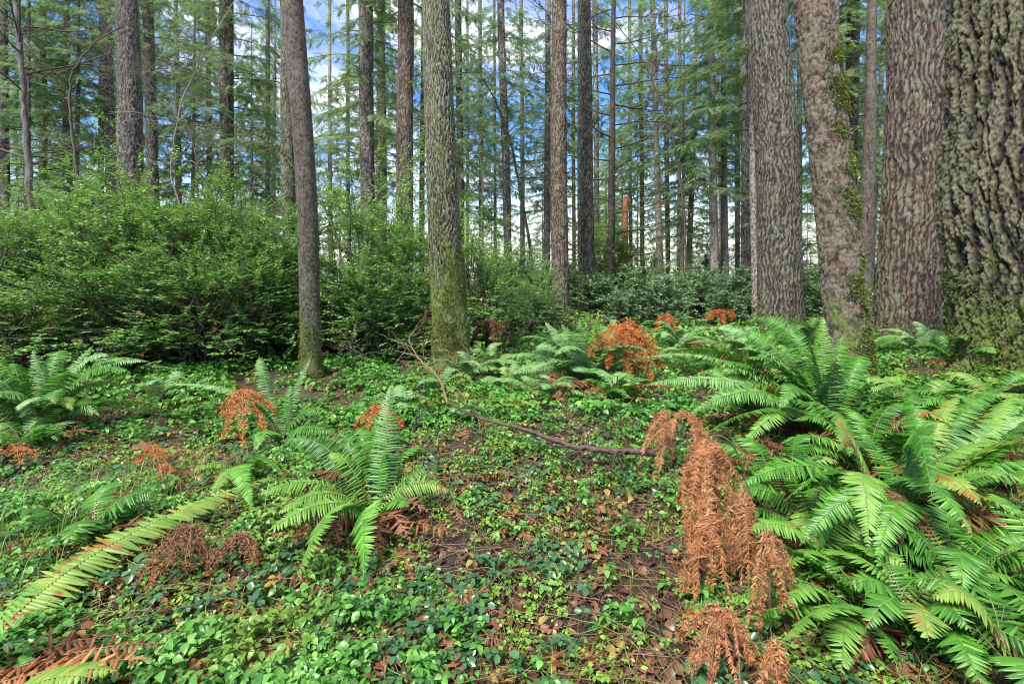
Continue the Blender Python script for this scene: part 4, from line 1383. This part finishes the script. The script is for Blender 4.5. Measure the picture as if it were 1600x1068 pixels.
for k, (px, d, L_, n_, ms_, lab) in enumerate(OTHER):
    fern(foot(px, d), lab, [], 40 + k, W=.095 if d < 5 else .095, rnd=n_, L=L_, mset=ms_, dead_n=2)


# ------------------------------------------------------------------ dead bracken
def bracken_mesh(P, W, r, mat, npair=13, curl=.8, pin=.022, droop=.9, stem=.004, dens=1.0):
    """twice-divided withered frond along polyline P (first third is stalk-free)"""
    P = np.asarray(P, float)
    n = len(P)
    g = Geo()
    g.add(*tube(P, np.linspace(stem, .0012, n), 4), 1)
    for k in range(npair):
        u = .06 + .92 * k / npair
        x = u * (n - 1); i0 = min(int(x), n - 2)
        q = P[i0] + (P[i0 + 1] - P[i0]) * (x - i0)
        T = unit(P[i0 + 1] - P[i0])
        for sd in (-1, 1):
            ref = unit(np.array([r.normal(0, .5), r.normal(0, .5), 1.0]) if abs(T[2]) < .8 else np.array([r.normal(0, .4), -1.0, r.normal(0, .4)]))
            S = unit(np.cross(T, ref)) * sd
            Lp = W * min(1, .35 + u * 2.2) * (1 - u) ** .75 * r.uniform(.6, 1.2) + .012
            m = 9
            dd = unit(S + T * .5 + r.normal(0, .25, 3))
            Q = [q]
            for _ in range(m):
                dd = unit(dd + np.array([0, 0, -droop / m]) + r.normal(0, curl * .22, 3))
                Q.append(Q[-1] + dd * Lp / m)
            Q = np.array(Q)
            g.add(*tube(Q, np.linspace(.0018, .0007, m + 1), 3), 1)
            c = max(6, int(Lp / (pin * .42) * dens))
            uu = np.linspace(.05, .98, c)
            xx = uu * m; j0 = np.minimum(xx.astype(int), m - 1)
            pp = Q[j0] + (Q[j0 + 1] - Q[j0]) * (xx - j0)[:, None]
            TT = unit(Q[j0 + 1] - Q[j0])
            rf = unit(r.normal(0, .35, (c, 3)) + np.cross(S, T) + 1e-3)
            for s2 in (-1, 1):
                SS = unit(np.cross(TT, rf)) * s2
                d3 = unit(SS + TT * .4 + r.normal(0, curl * .45, (c, 3)) + np.array([0, 0, -.25 * droop]))
                ln = pin * (1.15 - .7 * uu) * r.uniform(.6, 1.2, c)
                g.add(*stamp(*SMALL, pp, basis(d3, unit(r.normal(0, .6, (c, 3)) + rf)), np.stack([ln * .27, ln, ln * 1.5], 1)))
    return g.mesh('frond', [M[mat], M['drybrown']])


def bracken(label, px, py, d, fronds, mat, seed, W=.16, stem_from=None, name='dead_bracken', npair=13, pin=.022, droop=.9, curl=.8, group='dead bracken'):
    """apex at (px, py, depth d); fronds: list of pixel tips they bend down to"""
    r = np.random.default_rng(seed)
    apex = at(px, py, d)
    fx, fy = (stem_from if stem_from else (px + r.uniform(-25, 25), d))[:2]
    base = foot(fx, fy)
    t = thing(name, base, label, 'dead fern', group)
    A = apex - base
    P = bez(np.zeros(3), np.array([A[0] * .3, A[1] * .3, A[2] * 1.1]), A, 10)
    link('stalk', Geo().add(*tube(P, np.linspace(.006, .0035, 10), 5)).mesh('stalk', M['drybrown']), t)
    for (tx, ty, dd) in fronds:
        tip = at(tx, ty, d + dd)
        tip = settle(tx, ty, tip, .07)
        mid = (apex + tip) / 2 + np.array([0, 0, .22 * np.linalg.norm(tip - apex)]) + r.normal(0, .02, 3)
        mid[:2] = apex[:2] * .35 + tip[:2] * .65
        Q = bez(apex, mid, tip, 14) - base
        Q[1:-1] += r.normal(0, .004, (12, 3))
        link('frond', bracken_mesh(Q, W * r.uniform(.7, 1.0) * (.8 if mat == 'tan' else 1), r, mat, npair, curl, pin, droop), t)
        if mat == 'tan':
            for rep in range(2):
                j_ = r.normal(0, .035, 3)
                a3 = r.normal(0, .5)
                link('frond', frond_mesh(apex - base + r.normal(0, .012, 3), mid - base + j_, tip - base + j_ * 1.5, W * r.uniform(.24, .50), r, [M['tan'], M['drybrown']], bare=.04, spacing=.0085,
                                         roll=r.normal(0, .5), dead=.55, side=(cos(a3), sin(a3), 0), rach=.002, thin=.62), t)
    return t


bracken('large tan withered fern hanging like a curtain between the path and the right ferns', 1105, 684, 2.6,
        [(1075, 850, -.05), (1090, 880, -.15), (1120, 830, 0), (1060, 790, .05), (1140, 800, -.05), (1100, 900, -.2)], 'tan', 60, W=.095, stem_from=(1180, 2.8), npair=26, pin=.024, droop=.55, curl=.16)
bracken('tan withered fern under the curtain-like one, reaching the bare floor', 1110, 800, 2.3,
        [(1065, 930, -.1), (1110, 930, -.15), (1150, 900, 0), (1080, 880, 0)], 'tan', 61, W=.12, npair=16, pin=.024, droop=.6, curl=.28)
bracken('thin brown withered fern dangling just right of the curtain-like one', 1165, 770, 2.4, [(1155, 900, -.1), (1180, 880, 0), (1130, 870, 0)], 'tan', 62, W=.09, npair=14, pin=.022, droop=1.5)
bracken('limp tan withered strands hanging over the lime fronds near the bottom', 1200, 830, 2.0, [(1185, 990, -.1), (1225, 960, -.1), (1240, 930, 0)], 'tan', 63, W=.06, npair=16, pin=.018, droop=.6, curl=.28)
bracken('reddish tan withered heap at the bottom edge left of the lime fronds', 1130, 950, 1.85, [(1080, 1060, -.1), (1110, 1080, -.15), (1175, 1040, -.1), (1060, 1000, 0)], 'tan', 64, W=.065, npair=15, pin=.02, droop=.6, curl=.3)
bracken('crumpled tan withered strands at the very bottom below the lime fronds', 1215, 1000, 1.74, [(1190, 1075, -.1), (1215, 1100, -.1)], 'tan', 73, W=.05, npair=14, pin=.018, droop=.6, curl=.3)
bracken('small tan bracken dangling beside the right end of the fallen branch', 1040, 640, 3.6, [(1025, 735, -.05), (1050, 720, -.1), (1015, 690, 0)], 'tan', 65, W=.09, npair=14, pin=.022, droop=.6, curl=.28)
bracken('pale rust bracken frond leaning over the curtain-like withered fern', 1075, 645, 3.5, [(1030, 700, -.2), (1100, 680, -.3)], 'tan', 74, W=.09, npair=12, pin=.022)
bracken('bright rust bracken standing inside the centre fern', 972, 506, 5.9, [(1000, 585, -.1), (950, 580, -.3), (1030, 575, 0), (985, 600, -.3), (920, 560, 0), (1020, 600, -.3)], 'rust', 66, W=.30, npair=16, pin=.042, droop=.9)
bracken('rust bracken clump at the rear right of the centre fern', 985, 500, 6.0, [(960, 545, .1), (1015, 560, .1), (1035, 585, 0)], 'rust', 75, W=.28, npair=14, pin=.042)
bracken('small bright rust bracken far behind the centre fern', 1040, 490, 9.5, [(1060, 520, 0), (1025, 515, 0), (1045, 505, -.2)], 'rust', 67, W=.22, npair=10, pin=.05)
bracken('low rust bracken behind the pale fern near the broad straight fir', 1125, 484, 11, [(1105, 500, 0), (1150, 498, 0), (1130, 510, 0)], 'rust', 68, W=.26, npair=10, pin=.06)
bracken('drooping rust bracken beside the thin pale fern left of the medium fern', 378, 608, 4.4, [(350, 690, -.2), (415, 690, -.1), (432, 650, 0), (380, 700, -.3), (345, 650, 0)], 'rust', 69, W=.14, npair=13, pin=.030, droop=.6, curl=.3)
bracken('rust bracken standing just behind the medium fern', 590, 632, 4.1, [(555, 672, 0), (630, 670, 0), (610, 690, -.1), (570, 690, -.2)], 'rust', 70, W=.11, npair=12, pin=.028, droop=1.2)
bracken('curled rust bracken arch alone on the leafy floor at the left', 232, 702, 3.7, [(268, 745, -.1), (255, 760, -.2), (210, 725, 0)], 'rust', 71, W=.085, npair=12, pin=.022, droop=1.5)
bracken('rust bracken tips at the left edge by the small fern', 20, 702, 3.8, [(-20, 720, 0), (60, 715, 0), (30, 730, -.1)], 'rust', 72, W=.07, npair=10, pin=.02)
bracken('dark rust fallen bracken under the long blotched frond', 300, 820, 2.4, [(250, 900, -.2), (210, 920, -.2), (330, 880, -.1), (290, 900, -.2), (235, 870, 0)], 'fern_brown', 76, W=.12, npair=12, pin=.022, droop=1.2)
bracken('flattened rust bracken left of the lime fronds of the medium fern', 380, 830, 2.42, [(320, 890, -.1), (350, 860, 0), (400, 880, -.1)], 'fern_brown', 77, W=.11, npair=12, pin=.022, droop=1.2)
bracken('dark brown withered fronds heaped in the heart of the wide arching fern', 1400, 770, 2.5, [(1370, 880, -.2), (1440, 860, -.2), (1400, 850, -.3), (1340, 830, -.1), (1470, 880, -.2)], 'fern_brown', 78, W=.12, npair=14, pin=.028, droop=1.2)
bracken('withered brown bracken low behind the moss-greened trunk', 765, 498, 7.8, [(740, 530, 0), (790, 520, 0), (775, 545, -.1)], 'fern_brown', 79, W=.2, npair=10, pin=.04)
bracken('withered brown fronds under the biggest right fern by the path', 1180, 690, 3.6, [(1130, 740, -.1), (1210, 740, -.2), (1160, 760, -.2), (1240, 720, 0)], 'fern_brown', 80, W=.13, npair=13, pin=.03, droop=1.2)
bracken('tan bracken among the crossing fronds at the right edge', 1560, 700, 3.2, [(1600, 730, 0), (1530, 730, 0), (1580, 760, -.1)], 'tan', 81, W=.09, npair=10, pin=.022)
bracken('pinkish brown bracken at the left of the medium fern, under its fronds', 500, 790, 2.62, [(460, 850, -.1), (530, 850, -.2), (490, 870, -.2)], 'fern_brown', 82, W=.09, npair=12, pin=.024, droop=1.2)


# ------------------------------------------------------------------ fallen branch and dead twigs
def branch_thing(name, label, cat, pts, radii, mat, seed, side=0, slen=.3, group=None):
    r = np.random.default_rng(seed)
    P = np.array(pts, float)
    base = P[0].copy(); P = P - base
    tt = np.linspace(0, len(P) - 1, 30)
    Q = np.stack([np.interp(tt, np.arange(len(P)), P[:, k]) for k in range(3)], 1)
    for _ in range(3):
        Q[1:-1] = (Q[:-2] + Q[1:-1] * 2 + Q[2:]) / 4
    R = np.interp(tt, np.linspace(0, len(P) - 1, len(radii)), radii)
    Q[1:-1] += r.normal(0, 1, (28, 3)) * R[1:-1, None] * .25
    t = thing(name, base, label, cat, group)
    Vv, Ff = tube(Q, R * r.uniform(.88, 1.12, 30), 10)
    g = Geo().add(Vv, Ff)
    link('main_stem', g.mesh('main_stem', M[mat], True), t)
    for k in range(side):
        i0 = r.integers(3, 28)
        tv = unit(Q[i0 + 1] - Q[i0])
        sd = unit(np.cross(tv, r.normal(0, 1, 3)))
        sd[2] = abs(sd[2]) * .6
        lg = limb_geo(Q[i0], tv * .6 + sd, slen * r.uniform(.4, 1.2), max(R[i0] * .4, .0015), r, .25, 1, 4, kink=.2)
        link('side_twig', lg.mesh('side_twig', M[mat]), t)
    return t


branch_thing('fallen_branch', 'dark wet fallen branch lying across the path in the centre', 'branch',
             [at(1030, 708, 3.42), at(960, 704, 3.45), at(895, 699, 3.5), at(858, 683, 3.6), at(800, 665, 3.75), at(740, 650, 3.9), at(700, 628, 4.1)],
             [.024, .022, .020, .016, .014, .012, .008], 'log', 1, 9, .35)
branch_thing('fallen_branch', 'thin reddish dead branch rising from the left end of the dark fallen branch', 'branch',
             [at(700, 632, 4.1), at(688, 590, 4.5), at(655, 562, 5.1), at(636, 530, 5.8), at(655, 508, 6.2), at(690, 514, 6.3)], [.008, .008, .007, .006, .004, .002], 'drybrown', 2, 14, .4)
branch_thing('dead_twig', 'dark upright twig in front of the centre left of the fallen branch', 'twig', [at(648, 672, 4.3), at(652, 640, 4.3), at(664, 598, 4.35), at(668, 585, 4.4)], [.006, .005, .003], 'twig', 3, 3, .2)
branch_thing('dead_twig', 'twig sloping over the floor beneath the fallen branch', 'twig', [foot(870, 3.1) + [0, 0, .03], foot(925, 2.75) + [0, 0, .04], foot(985, 2.65) + [0, 0, .02]], [.006, .005, .003], 'log', 4, 4, .2)
branch_thing('dead_twig', 'dark short stick on the bare floor near the bottom centre', 'twig', [foot(850, 2.22) + [0, 0, .02], foot(885, 2.35) + [0, 0, .03], foot(900, 2.5) + [0, 0, .02]], [.009, .008, .006], 'log', 5, 1, .1)
branch_thing('dead_twig', 'thin curved twig on the floor left of the path bottom', 'twig', [foot(560, 2.3) + [0, 0, .03], foot(640, 2.45) + [0, 0, .05], foot(700, 2.7) + [0, 0, .03]], [.004, .004, .002], 'drybrown', 6, 4, .15)
r_ = np.random.default_rng(31)
for k, (a_, b_, c_) in enumerate([((1290, 905, 2.6), (1370, 890, 2.6), (1440, 905, 2.55)), ((1330, 880, 2.7), (1400, 930, 2.5), (1520, 975, 2.3)), ((1385, 905, 2.6), (1450, 870, 2.7), (1530, 860, 2.7)),
                                  ((1090, 960, 2.3), (1100, 910, 2.4), (1240, 960, 2.3)), ((1420, 900, 2.6), (1390, 860, 2.7), (1350, 880, 2.7))]):
    branch_thing('dry_vine', ['dry vine arching across the gap under the wide arching fern', 'long reddish dry vine running down to the lower right corner', 'dry vine rising towards the crossing fronds at the right edge',
                              'bare tan vine bent over the reddish withered heap at the bottom', 'pale lichen-spotted twig loop under the wide arching fern'][k], 'vine',
                 [at(*a_), at(*b_), at(*c_)], [.004, .0035, .002], 'drybrown' if k != 4 else 'palewood', 40 + k, 6, .2, 'dry vines at the lower right')
for k in range(7):
    px = [640, 690, 705, 560, 745, 610, 520][k]
    d = [7.0, 6.6, 7.2, 7.0, 6.9, 7.3, 6.9][k]
    b0 = foot(px, d)
    branch_thing('dead_twig', ['pale bare twig', 'brown bare twig'][k % 2 == 0] + ' at the thicket foot, ' + ['left of the greened trunk', 'left of that trunk, nearest', 'right by the mossy trunk foot', 'midway between the two nearest trunks', 'right of the mossy trunk', 'under the tall bright shrub', 'just right of the speckled trunk'][k], 'twig',
                 [b0, b0 + [r_.uniform(-.3, .3), r_.uniform(-.3, .1), .3], b0 + [r_.uniform(-.6, .6), r_.uniform(-.4, .1), .45]], [.006, .004, .002], 'palewood' if k % 2 else 'drybrown', 60 + k, 6, .4,
                 'bare twigs at the foot of the thicket')


# ------------------------------------------------------------------ fallen maple leaves
def maple_leaf(px, d, size, rot, label, tilt=.2):
    r = np.random.default_rng(int(px))
    a = np.linspace(0, 2 * pi, 61)[:-1]
    lob = .48 + .42 * np.abs(np.cos(a * 2.5)) ** 1.6 + .06 * np.cos(a * 17)
    lob *= np.where(np.abs(a - pi) < .35, .45, 1)
    rings = [0, .35, .7, 1.0]
    V = [[0, 0, 0]]
    for q in rings[1:]:
        for k in range(60):
            R = size * q * (lob[k] if q == 1 else (.5 * lob[k] + .22))
            z = size * (.10 * np.abs(np.sin(a[k] * 2.5)) * q - .12 * q * q) + r.normal(0, .01) * size
            V.append([R * cos(a[k]), R * sin(a[k]), z])
    V = np.array(V)
    F3 = np.array([[0, 1 + k, 1 + (k + 1) % 60] for k in range(60)])
    F4 = np.array([[1 + 60 * q + k, 61 + 60 * q + k, 61 + 60 * q + (k + 1) % 60, 1 + 60 * q + (k + 1) % 60] for q in range(2) for k in range(60)])
    g = Geo().add(V, F3)
    g.F.append(F4); g.M.append(np.zeros(len(F4), np.int32))
    b = foot(px, d) + np.array([0, 0, .05])
    t = thing('maple_leaf', b, label, 'fallen leaf', 'fallen maple leaves', rot)
    o = link('blade', g.mesh('blade', M['redleaf'], True), t)
    o.rotation_euler = (tilt, tilt * .6, 0)
    link('leaf_stalk', Geo().add(*tube([[0, 0, 0], [-size * .6, 0, .01], [-size * 1.1, .02, .0]], [.002, .0015, .0015], 4)).mesh('leaf_stalk', M['drybrown']), t)


maple_leaf(562, 2.17, .085, 1.0, 'glossy wet red-brown maple leaf flat on the floor below the medium fern', .3)
maple_leaf(1375, 5.0, .10, 2.0, 'curled pinkish maple leaf at the foot of the leaning scaly trunk', .9)
maple_leaf(228, 4.0, .085, .4, 'flat brown maple leaf above the curled rust bracken arch', .3)
maple_leaf(775, 2.0, .06, 2.4, 'small red maple leaf half under leaves at the bottom centre', .2)
maple_leaf(985, 2.0, .045, 4.4, 'tiny dark red leaf on the bare floor, bottom centre right', .2)
maple_leaf(940, 2.55, .045, .4, 'small orange-brown leaf on the bare floor below the fallen branch', .2)

# ------------------------------------------------------------------ ground cover, moss, litter, grass (beyond counting)
gr = np.random.default_rng(77)


def scatter(nn, d0, d1, power=1.0, wide=1.12):
    y = (gr.uniform(d0 ** (2 - power), d1 ** (2 - power), nn)) ** (1 / (2 - power)) if power != 2 else d0 * (d1 / d0) ** gr.uniform(0, 1, nn)
    x = gr.uniform(-wide, wide, nn) * (y + .4)
    return x, y


def field(x, y, s, seed):
    return fbm(np.stack([x * s, y * s, np.zeros_like(x)], 1), 3, seed)


def clear_path(x, y):
    """0 on the bare strip of floor, 1 elsewhere"""
    c = .42 + .05 * (y - 2) - .1 * np.sin(y * 2)
    w = .42
    return 1 - .13 * np.exp(-((x - c) / w) ** 2) * (y < 4.8) - .25 * np.exp(-((x + .35) / .3) ** 2 - ((y - 2.6) / .35) ** 2)


def leafy(nn, d0, d1, size, mat, name, label, seed, thr, hmax, power=1.5, leaves=3, wide=1.12, sub=LEAF):
    x, y = scatter(nn, d0, d1, power, wide)
    f = field(x, y, 1.8, seed) * .45 + field(x, y, 7, seed + 1) * .55
    keep = (f + gr.normal(0, .045, nn)) * clear_path(x, y) > thr + .036 * (y < 2.6)
    # keep trunks free
    x, y, f = x[keep], y[keep], f[keep]
    for _, b, *_r in TREES:
        if b[1] < 14:
            m = np.hypot(x - b[0], y - b[1]) > _r[2] * 1.05
            x, y, f = x[m], y[m], f[m]
    n = len(x)
    z = gz(x, y)
    hgt = gr.uniform(.015, hmax, n) * np.clip((f - .3) * 4, .35, 1.3)
    c = np.stack([x, y, z + hgt], 1)
    az = gr.uniform(0, 2 * pi, n)
    sc = size * gr.uniform(.45, 1.4, n)
    tilt = gr.normal(0, .28, (n, 3)) + np.array([0, 0, 1.0])
    g = Geo()
    for k in range(leaves):
        a = az + (k - (leaves - 1) / 2) * (1.25 if leaves == 3 else 1.0)
        d = np.stack([np.cos(a), np.sin(a), gr.normal(-.15, .30, n)], 1)
        s2 = sc * (1.0 if k == leaves // 2 else .82)
        g.add(*stamp(*sub, c + d * (s2 * .12)[:, None], basis(d, unit(tilt + gr.normal(0, .22, (n, 3)))), np.stack([s2 * .80, s2, s2 * 1.5], 1)))
    # stalks down to the soil
    st = np.array([[-.5, 0, 0], [.5, 0, 0], [0, 0, .8], [0, 1, 0]]); sf = np.array([[0, 1, 3], [1, 2, 3], [2, 0, 3]])
    foot_ = c - np.stack([np.cos(az) * sc * .5, np.sin(az) * sc * .5, hgt + .01], 1)
    dv = c - foot_
    ln = np.linalg.norm(dv, axis=1)
    g.add(*stamp(st, sf, foot_, basis(dv, np.tile([.3, .2, 1.0], (n, 1))), np.stack([np.full(n, .0022), ln, np.full(n, .0022)], 1)), 1)
    return tag(link(name, g.mesh(name, [M[mat], M['rachis']])), label, 'ground cover', kind='stuff')


leafy(50000, 1.25, 4.6, .034, 'cover', 'ground_cover', 'trailing three-leaved ground cover on the near forest floor', 5, .556, .085, 1.5)
leafy(16000, 1.25, 4.5, .022, 'seedling', 'ground_cover', 'tiny seedlings between the larger leaves of the near floor', 15, .47, .045, 1.4, leaves=4, sub=OVAL)
leafy(9000, 1.25, 5.0, .034, 'darkcover', 'ground_cover', 'darker bluish leaves mixed into the near ground cover', 55, .48, .07, 1.5, leaves=5, sub=OVAL)
leafy(3500, 1.25, 5.0, .040, 'oldcover', 'ground_cover', 'reddish and yellowing leaves among the near ground cover', 65, .44, .05, 1.5, leaves=3)
leafy(40000, 4.4, 9.0, .058, 'cover', 'ground_cover', 'leafy ground cover in the middle distance up to the thicket', 7, .485, .12, 1.2)
leafy(26000, 8.5, 30, .11, 'cover', 'ground_cover', 'leafy ground cover under the farther trunks', 9, .46, .22, 1.2)

# moss cushions
nn = 130000
x, y = scatter(nn, 1.25, 5.5, 1.5)
keep = (field(x, y, 1.3, 25) > .44) & (field(x, y, 7, 26) > .44)
x, y = x[keep], y[keep]; n_ = len(x)
pos = np.stack([x, y, gz(x, y) + .003], 1)
dv = unit(np.stack([gr.normal(0, .7, n_), gr.normal(0, .7, n_), gr.uniform(.3, 1, n_)], 1))
sc = gr.uniform(.012, .030, n_)
tag(link('moss_carpet', Geo().add(*stamp(*SMALL, pos, basis(dv, unit(gr.normal(0, 1, (n_, 3)))), np.stack([sc * .4, sc, sc], 1))).mesh('moss_carpet', M['mossleaf'])),
    'yellow-green moss carpeting patches of the near floor', 'moss', kind='stuff')

# dead leaves and bits of bark on the floor
nn = 22000
x, y = scatter(nn, 1.2, 6.5, 1.6)
n_ = nn
pos = np.stack([x, y, gz(x, y) + gr.uniform(.002, .02, n_)], 1)
a = gr.uniform(0, 2 * pi, n_)
dv = np.stack([np.cos(a), np.sin(a), gr.normal(0, .18, n_)], 1)
sc = gr.uniform(.012, .055, n_) ** 1.0
g = Geo().add(*stamp(*LEAF, pos, basis(dv, unit(np.array([0, 0, 1.0]) + gr.normal(0, .35, (n_, 3)))), np.stack([sc * gr.uniform(.4, 1.2, n_), sc, sc * 2.0], 1)))
tag(link('leaf_litter', g.mesh('leaf_litter', M['litter'])), 'dark brown dead leaves lying on the soil', 'litter', kind='stuff')
# scraps of withered fern trodden into the floor
fl = Geo(); fr_ = np.random.default_rng(91)
for k in range(95):
    y0 = 1.5 * (4.6) ** fr_.uniform(0, 1); x0 = fr_.uniform(-1.05, 1.05) * y0
    if k % 3 == 0: x0 = -abs(x0) * .8
    a0 = fr_.uniform(0, 2 * pi); l0 = fr_.uniform(.14, .42)
    b0 = np.array([x0, y0, g1(x0, y0) + .02]); x1, y1 = x0 + cos(a0) * l0, y0 + sin(a0) * l0
    b2 = np.array([x1, y1, g1(x1, y1) + .03]); b1 = (b0 + b2) / 2 + [0, 0, fr_.uniform(.02, .09)]
    sub = frond_mesh(b0, b1, b2, fr_.uniform(.03, .06), fr_, None, roll=fr_.normal(0, .3), dead=.5, rach=.002, raw=True)
    off = fl.n
    fl.V += sub.V; fl.n += sub.n
    for f_, m_ in zip(sub.F, sub.M):
        fl.F.append(f_ + off); fl.M.append(m_ + 0)
tag(link('fern_litter', fl.mesh('fern_litter', [M['fern_brown'], M['drybrown']])), 'scraps of withered reddish fern lying in the ground cover', 'litter', kind='stuff')
# twigs and needles
nn = 15000
x, y = scatter(nn, 1.2, 6.5, 1.7)
a = gr.uniform(0, 2 * pi, nn)
st = np.array([[-.5, 0, 0], [.5, 0, 0], [0, 0, .9], [-.3, 1, 0], [.3, 1, 0], [0, 1, .6]]); sf = np.array([[0, 1, 4, 3], [1, 2, 5, 4], [2, 0, 3, 5]])
pos = np.stack([x, y, gz(x, y) + gr.uniform(.003, .03, nn)], 1)
dv = np.stack([np.cos(a), np.sin(a), gr.normal(0, .12, nn)], 1)
ln = gr.uniform(.03, .22, nn) ** 1.0
w = gr.uniform(.0012, .0045, nn)
g = Geo().add(*stamp(st, sf, pos, basis(dv, np.tile([0, 0, 1.0], (nn, 1))), np.stack([w, ln, w], 1)))
tag(link('twig_litter', g.mesh('twig_litter', [M['drybrown']])), 'fine dead twigs and needles strewn on the floor', 'litter', kind='stuff')

# thin runners of the trailing plants
g = Geo()
for k in range(420):
    y0 = 1.3 * (4.2) ** gr.uniform(0, 1); x0 = gr.uniform(-1.1, 1.1) * y0
    a0 = gr.uniform(0, 2 * pi); P = []
    xx, yy = x0, y0
    for q in range(12):
        a0 += gr.normal(0, .22)
        xx += cos(a0) * .05; yy += sin(a0) * .05
        P.append([xx, yy, g1(xx, yy) + .02 + .05 * math.sin(q / 11 * pi)])
    g.add(*tube(P, np.full(12, .0018), 3))
tag(link('runners', g.mesh('runners', [M['rachis']])), 'thin green runners creeping through the ground cover', 'ground cover', kind='stuff')


def grass(name, label, cx, cy, sx, sy, nn, hmin, hmax, wd, mat='grass'):
    x = gr.normal(cx, sx, nn); y = gr.normal(cy, sy, nn)
    a = gr.uniform(0, 2 * pi, nn)
    h = gr.uniform(hmin, hmax, nn)
    b = np.stack([x, y, gz(x, y)], 1)
    ld = np.stack([np.cos(a), np.sin(a), np.zeros(nn)], 1)
    g = Geo()
    V = []
    st = [0, .35, .7, 1.0]
    sd = np.stack([-np.sin(a), np.cos(a), np.zeros(nn)], 1)
    bend = gr.uniform(.3, 1.0, nn)
    for s_ in st:
        c = b + np.array([0, 0, 1.0]) * (h * (s_ - .45 * s_ ** 2.2 * bend))[:, None] + ld * (h * bend * s_ ** 1.8 * .8)[:, None]
        w_ = wd * (1 - s_ ** 2 * .95)
        V += [c - sd * w_ / 2, c + sd * w_ / 2]
    V = np.stack(V, 1).reshape(-1, 3)
    f = np.array([[0, 1, 3, 2], [2, 3, 5, 4], [4, 5, 7, 6]])
    F = (f[None] + (np.arange(nn) * 8)[:, None, None]).reshape(-1, 4)
    g.add(V, F)
    return tag(link(name, g.mesh(name, M[mat])), label, 'grass', kind='stuff')


grass('grass', 'fine grass among the leaves at the lower left edge', -2.3, 2.6, .40, .45, 1100, .08, .28, .004)
grass('grass', 'broad bright grass blades in the lower right corner', 1.8, 1.95, .28, .16, 130, .12, .30, .011)
grass('grass', 'thin grass under the crossing fronds at the right edge', 2.3, 2.6, .3, .4, 260, .15, .40, .005)
grass('grass', 'sparse fine grass on the floor between the ferns', -.2, 2.5, 1.6, .9, 900, .05, .18, .003)
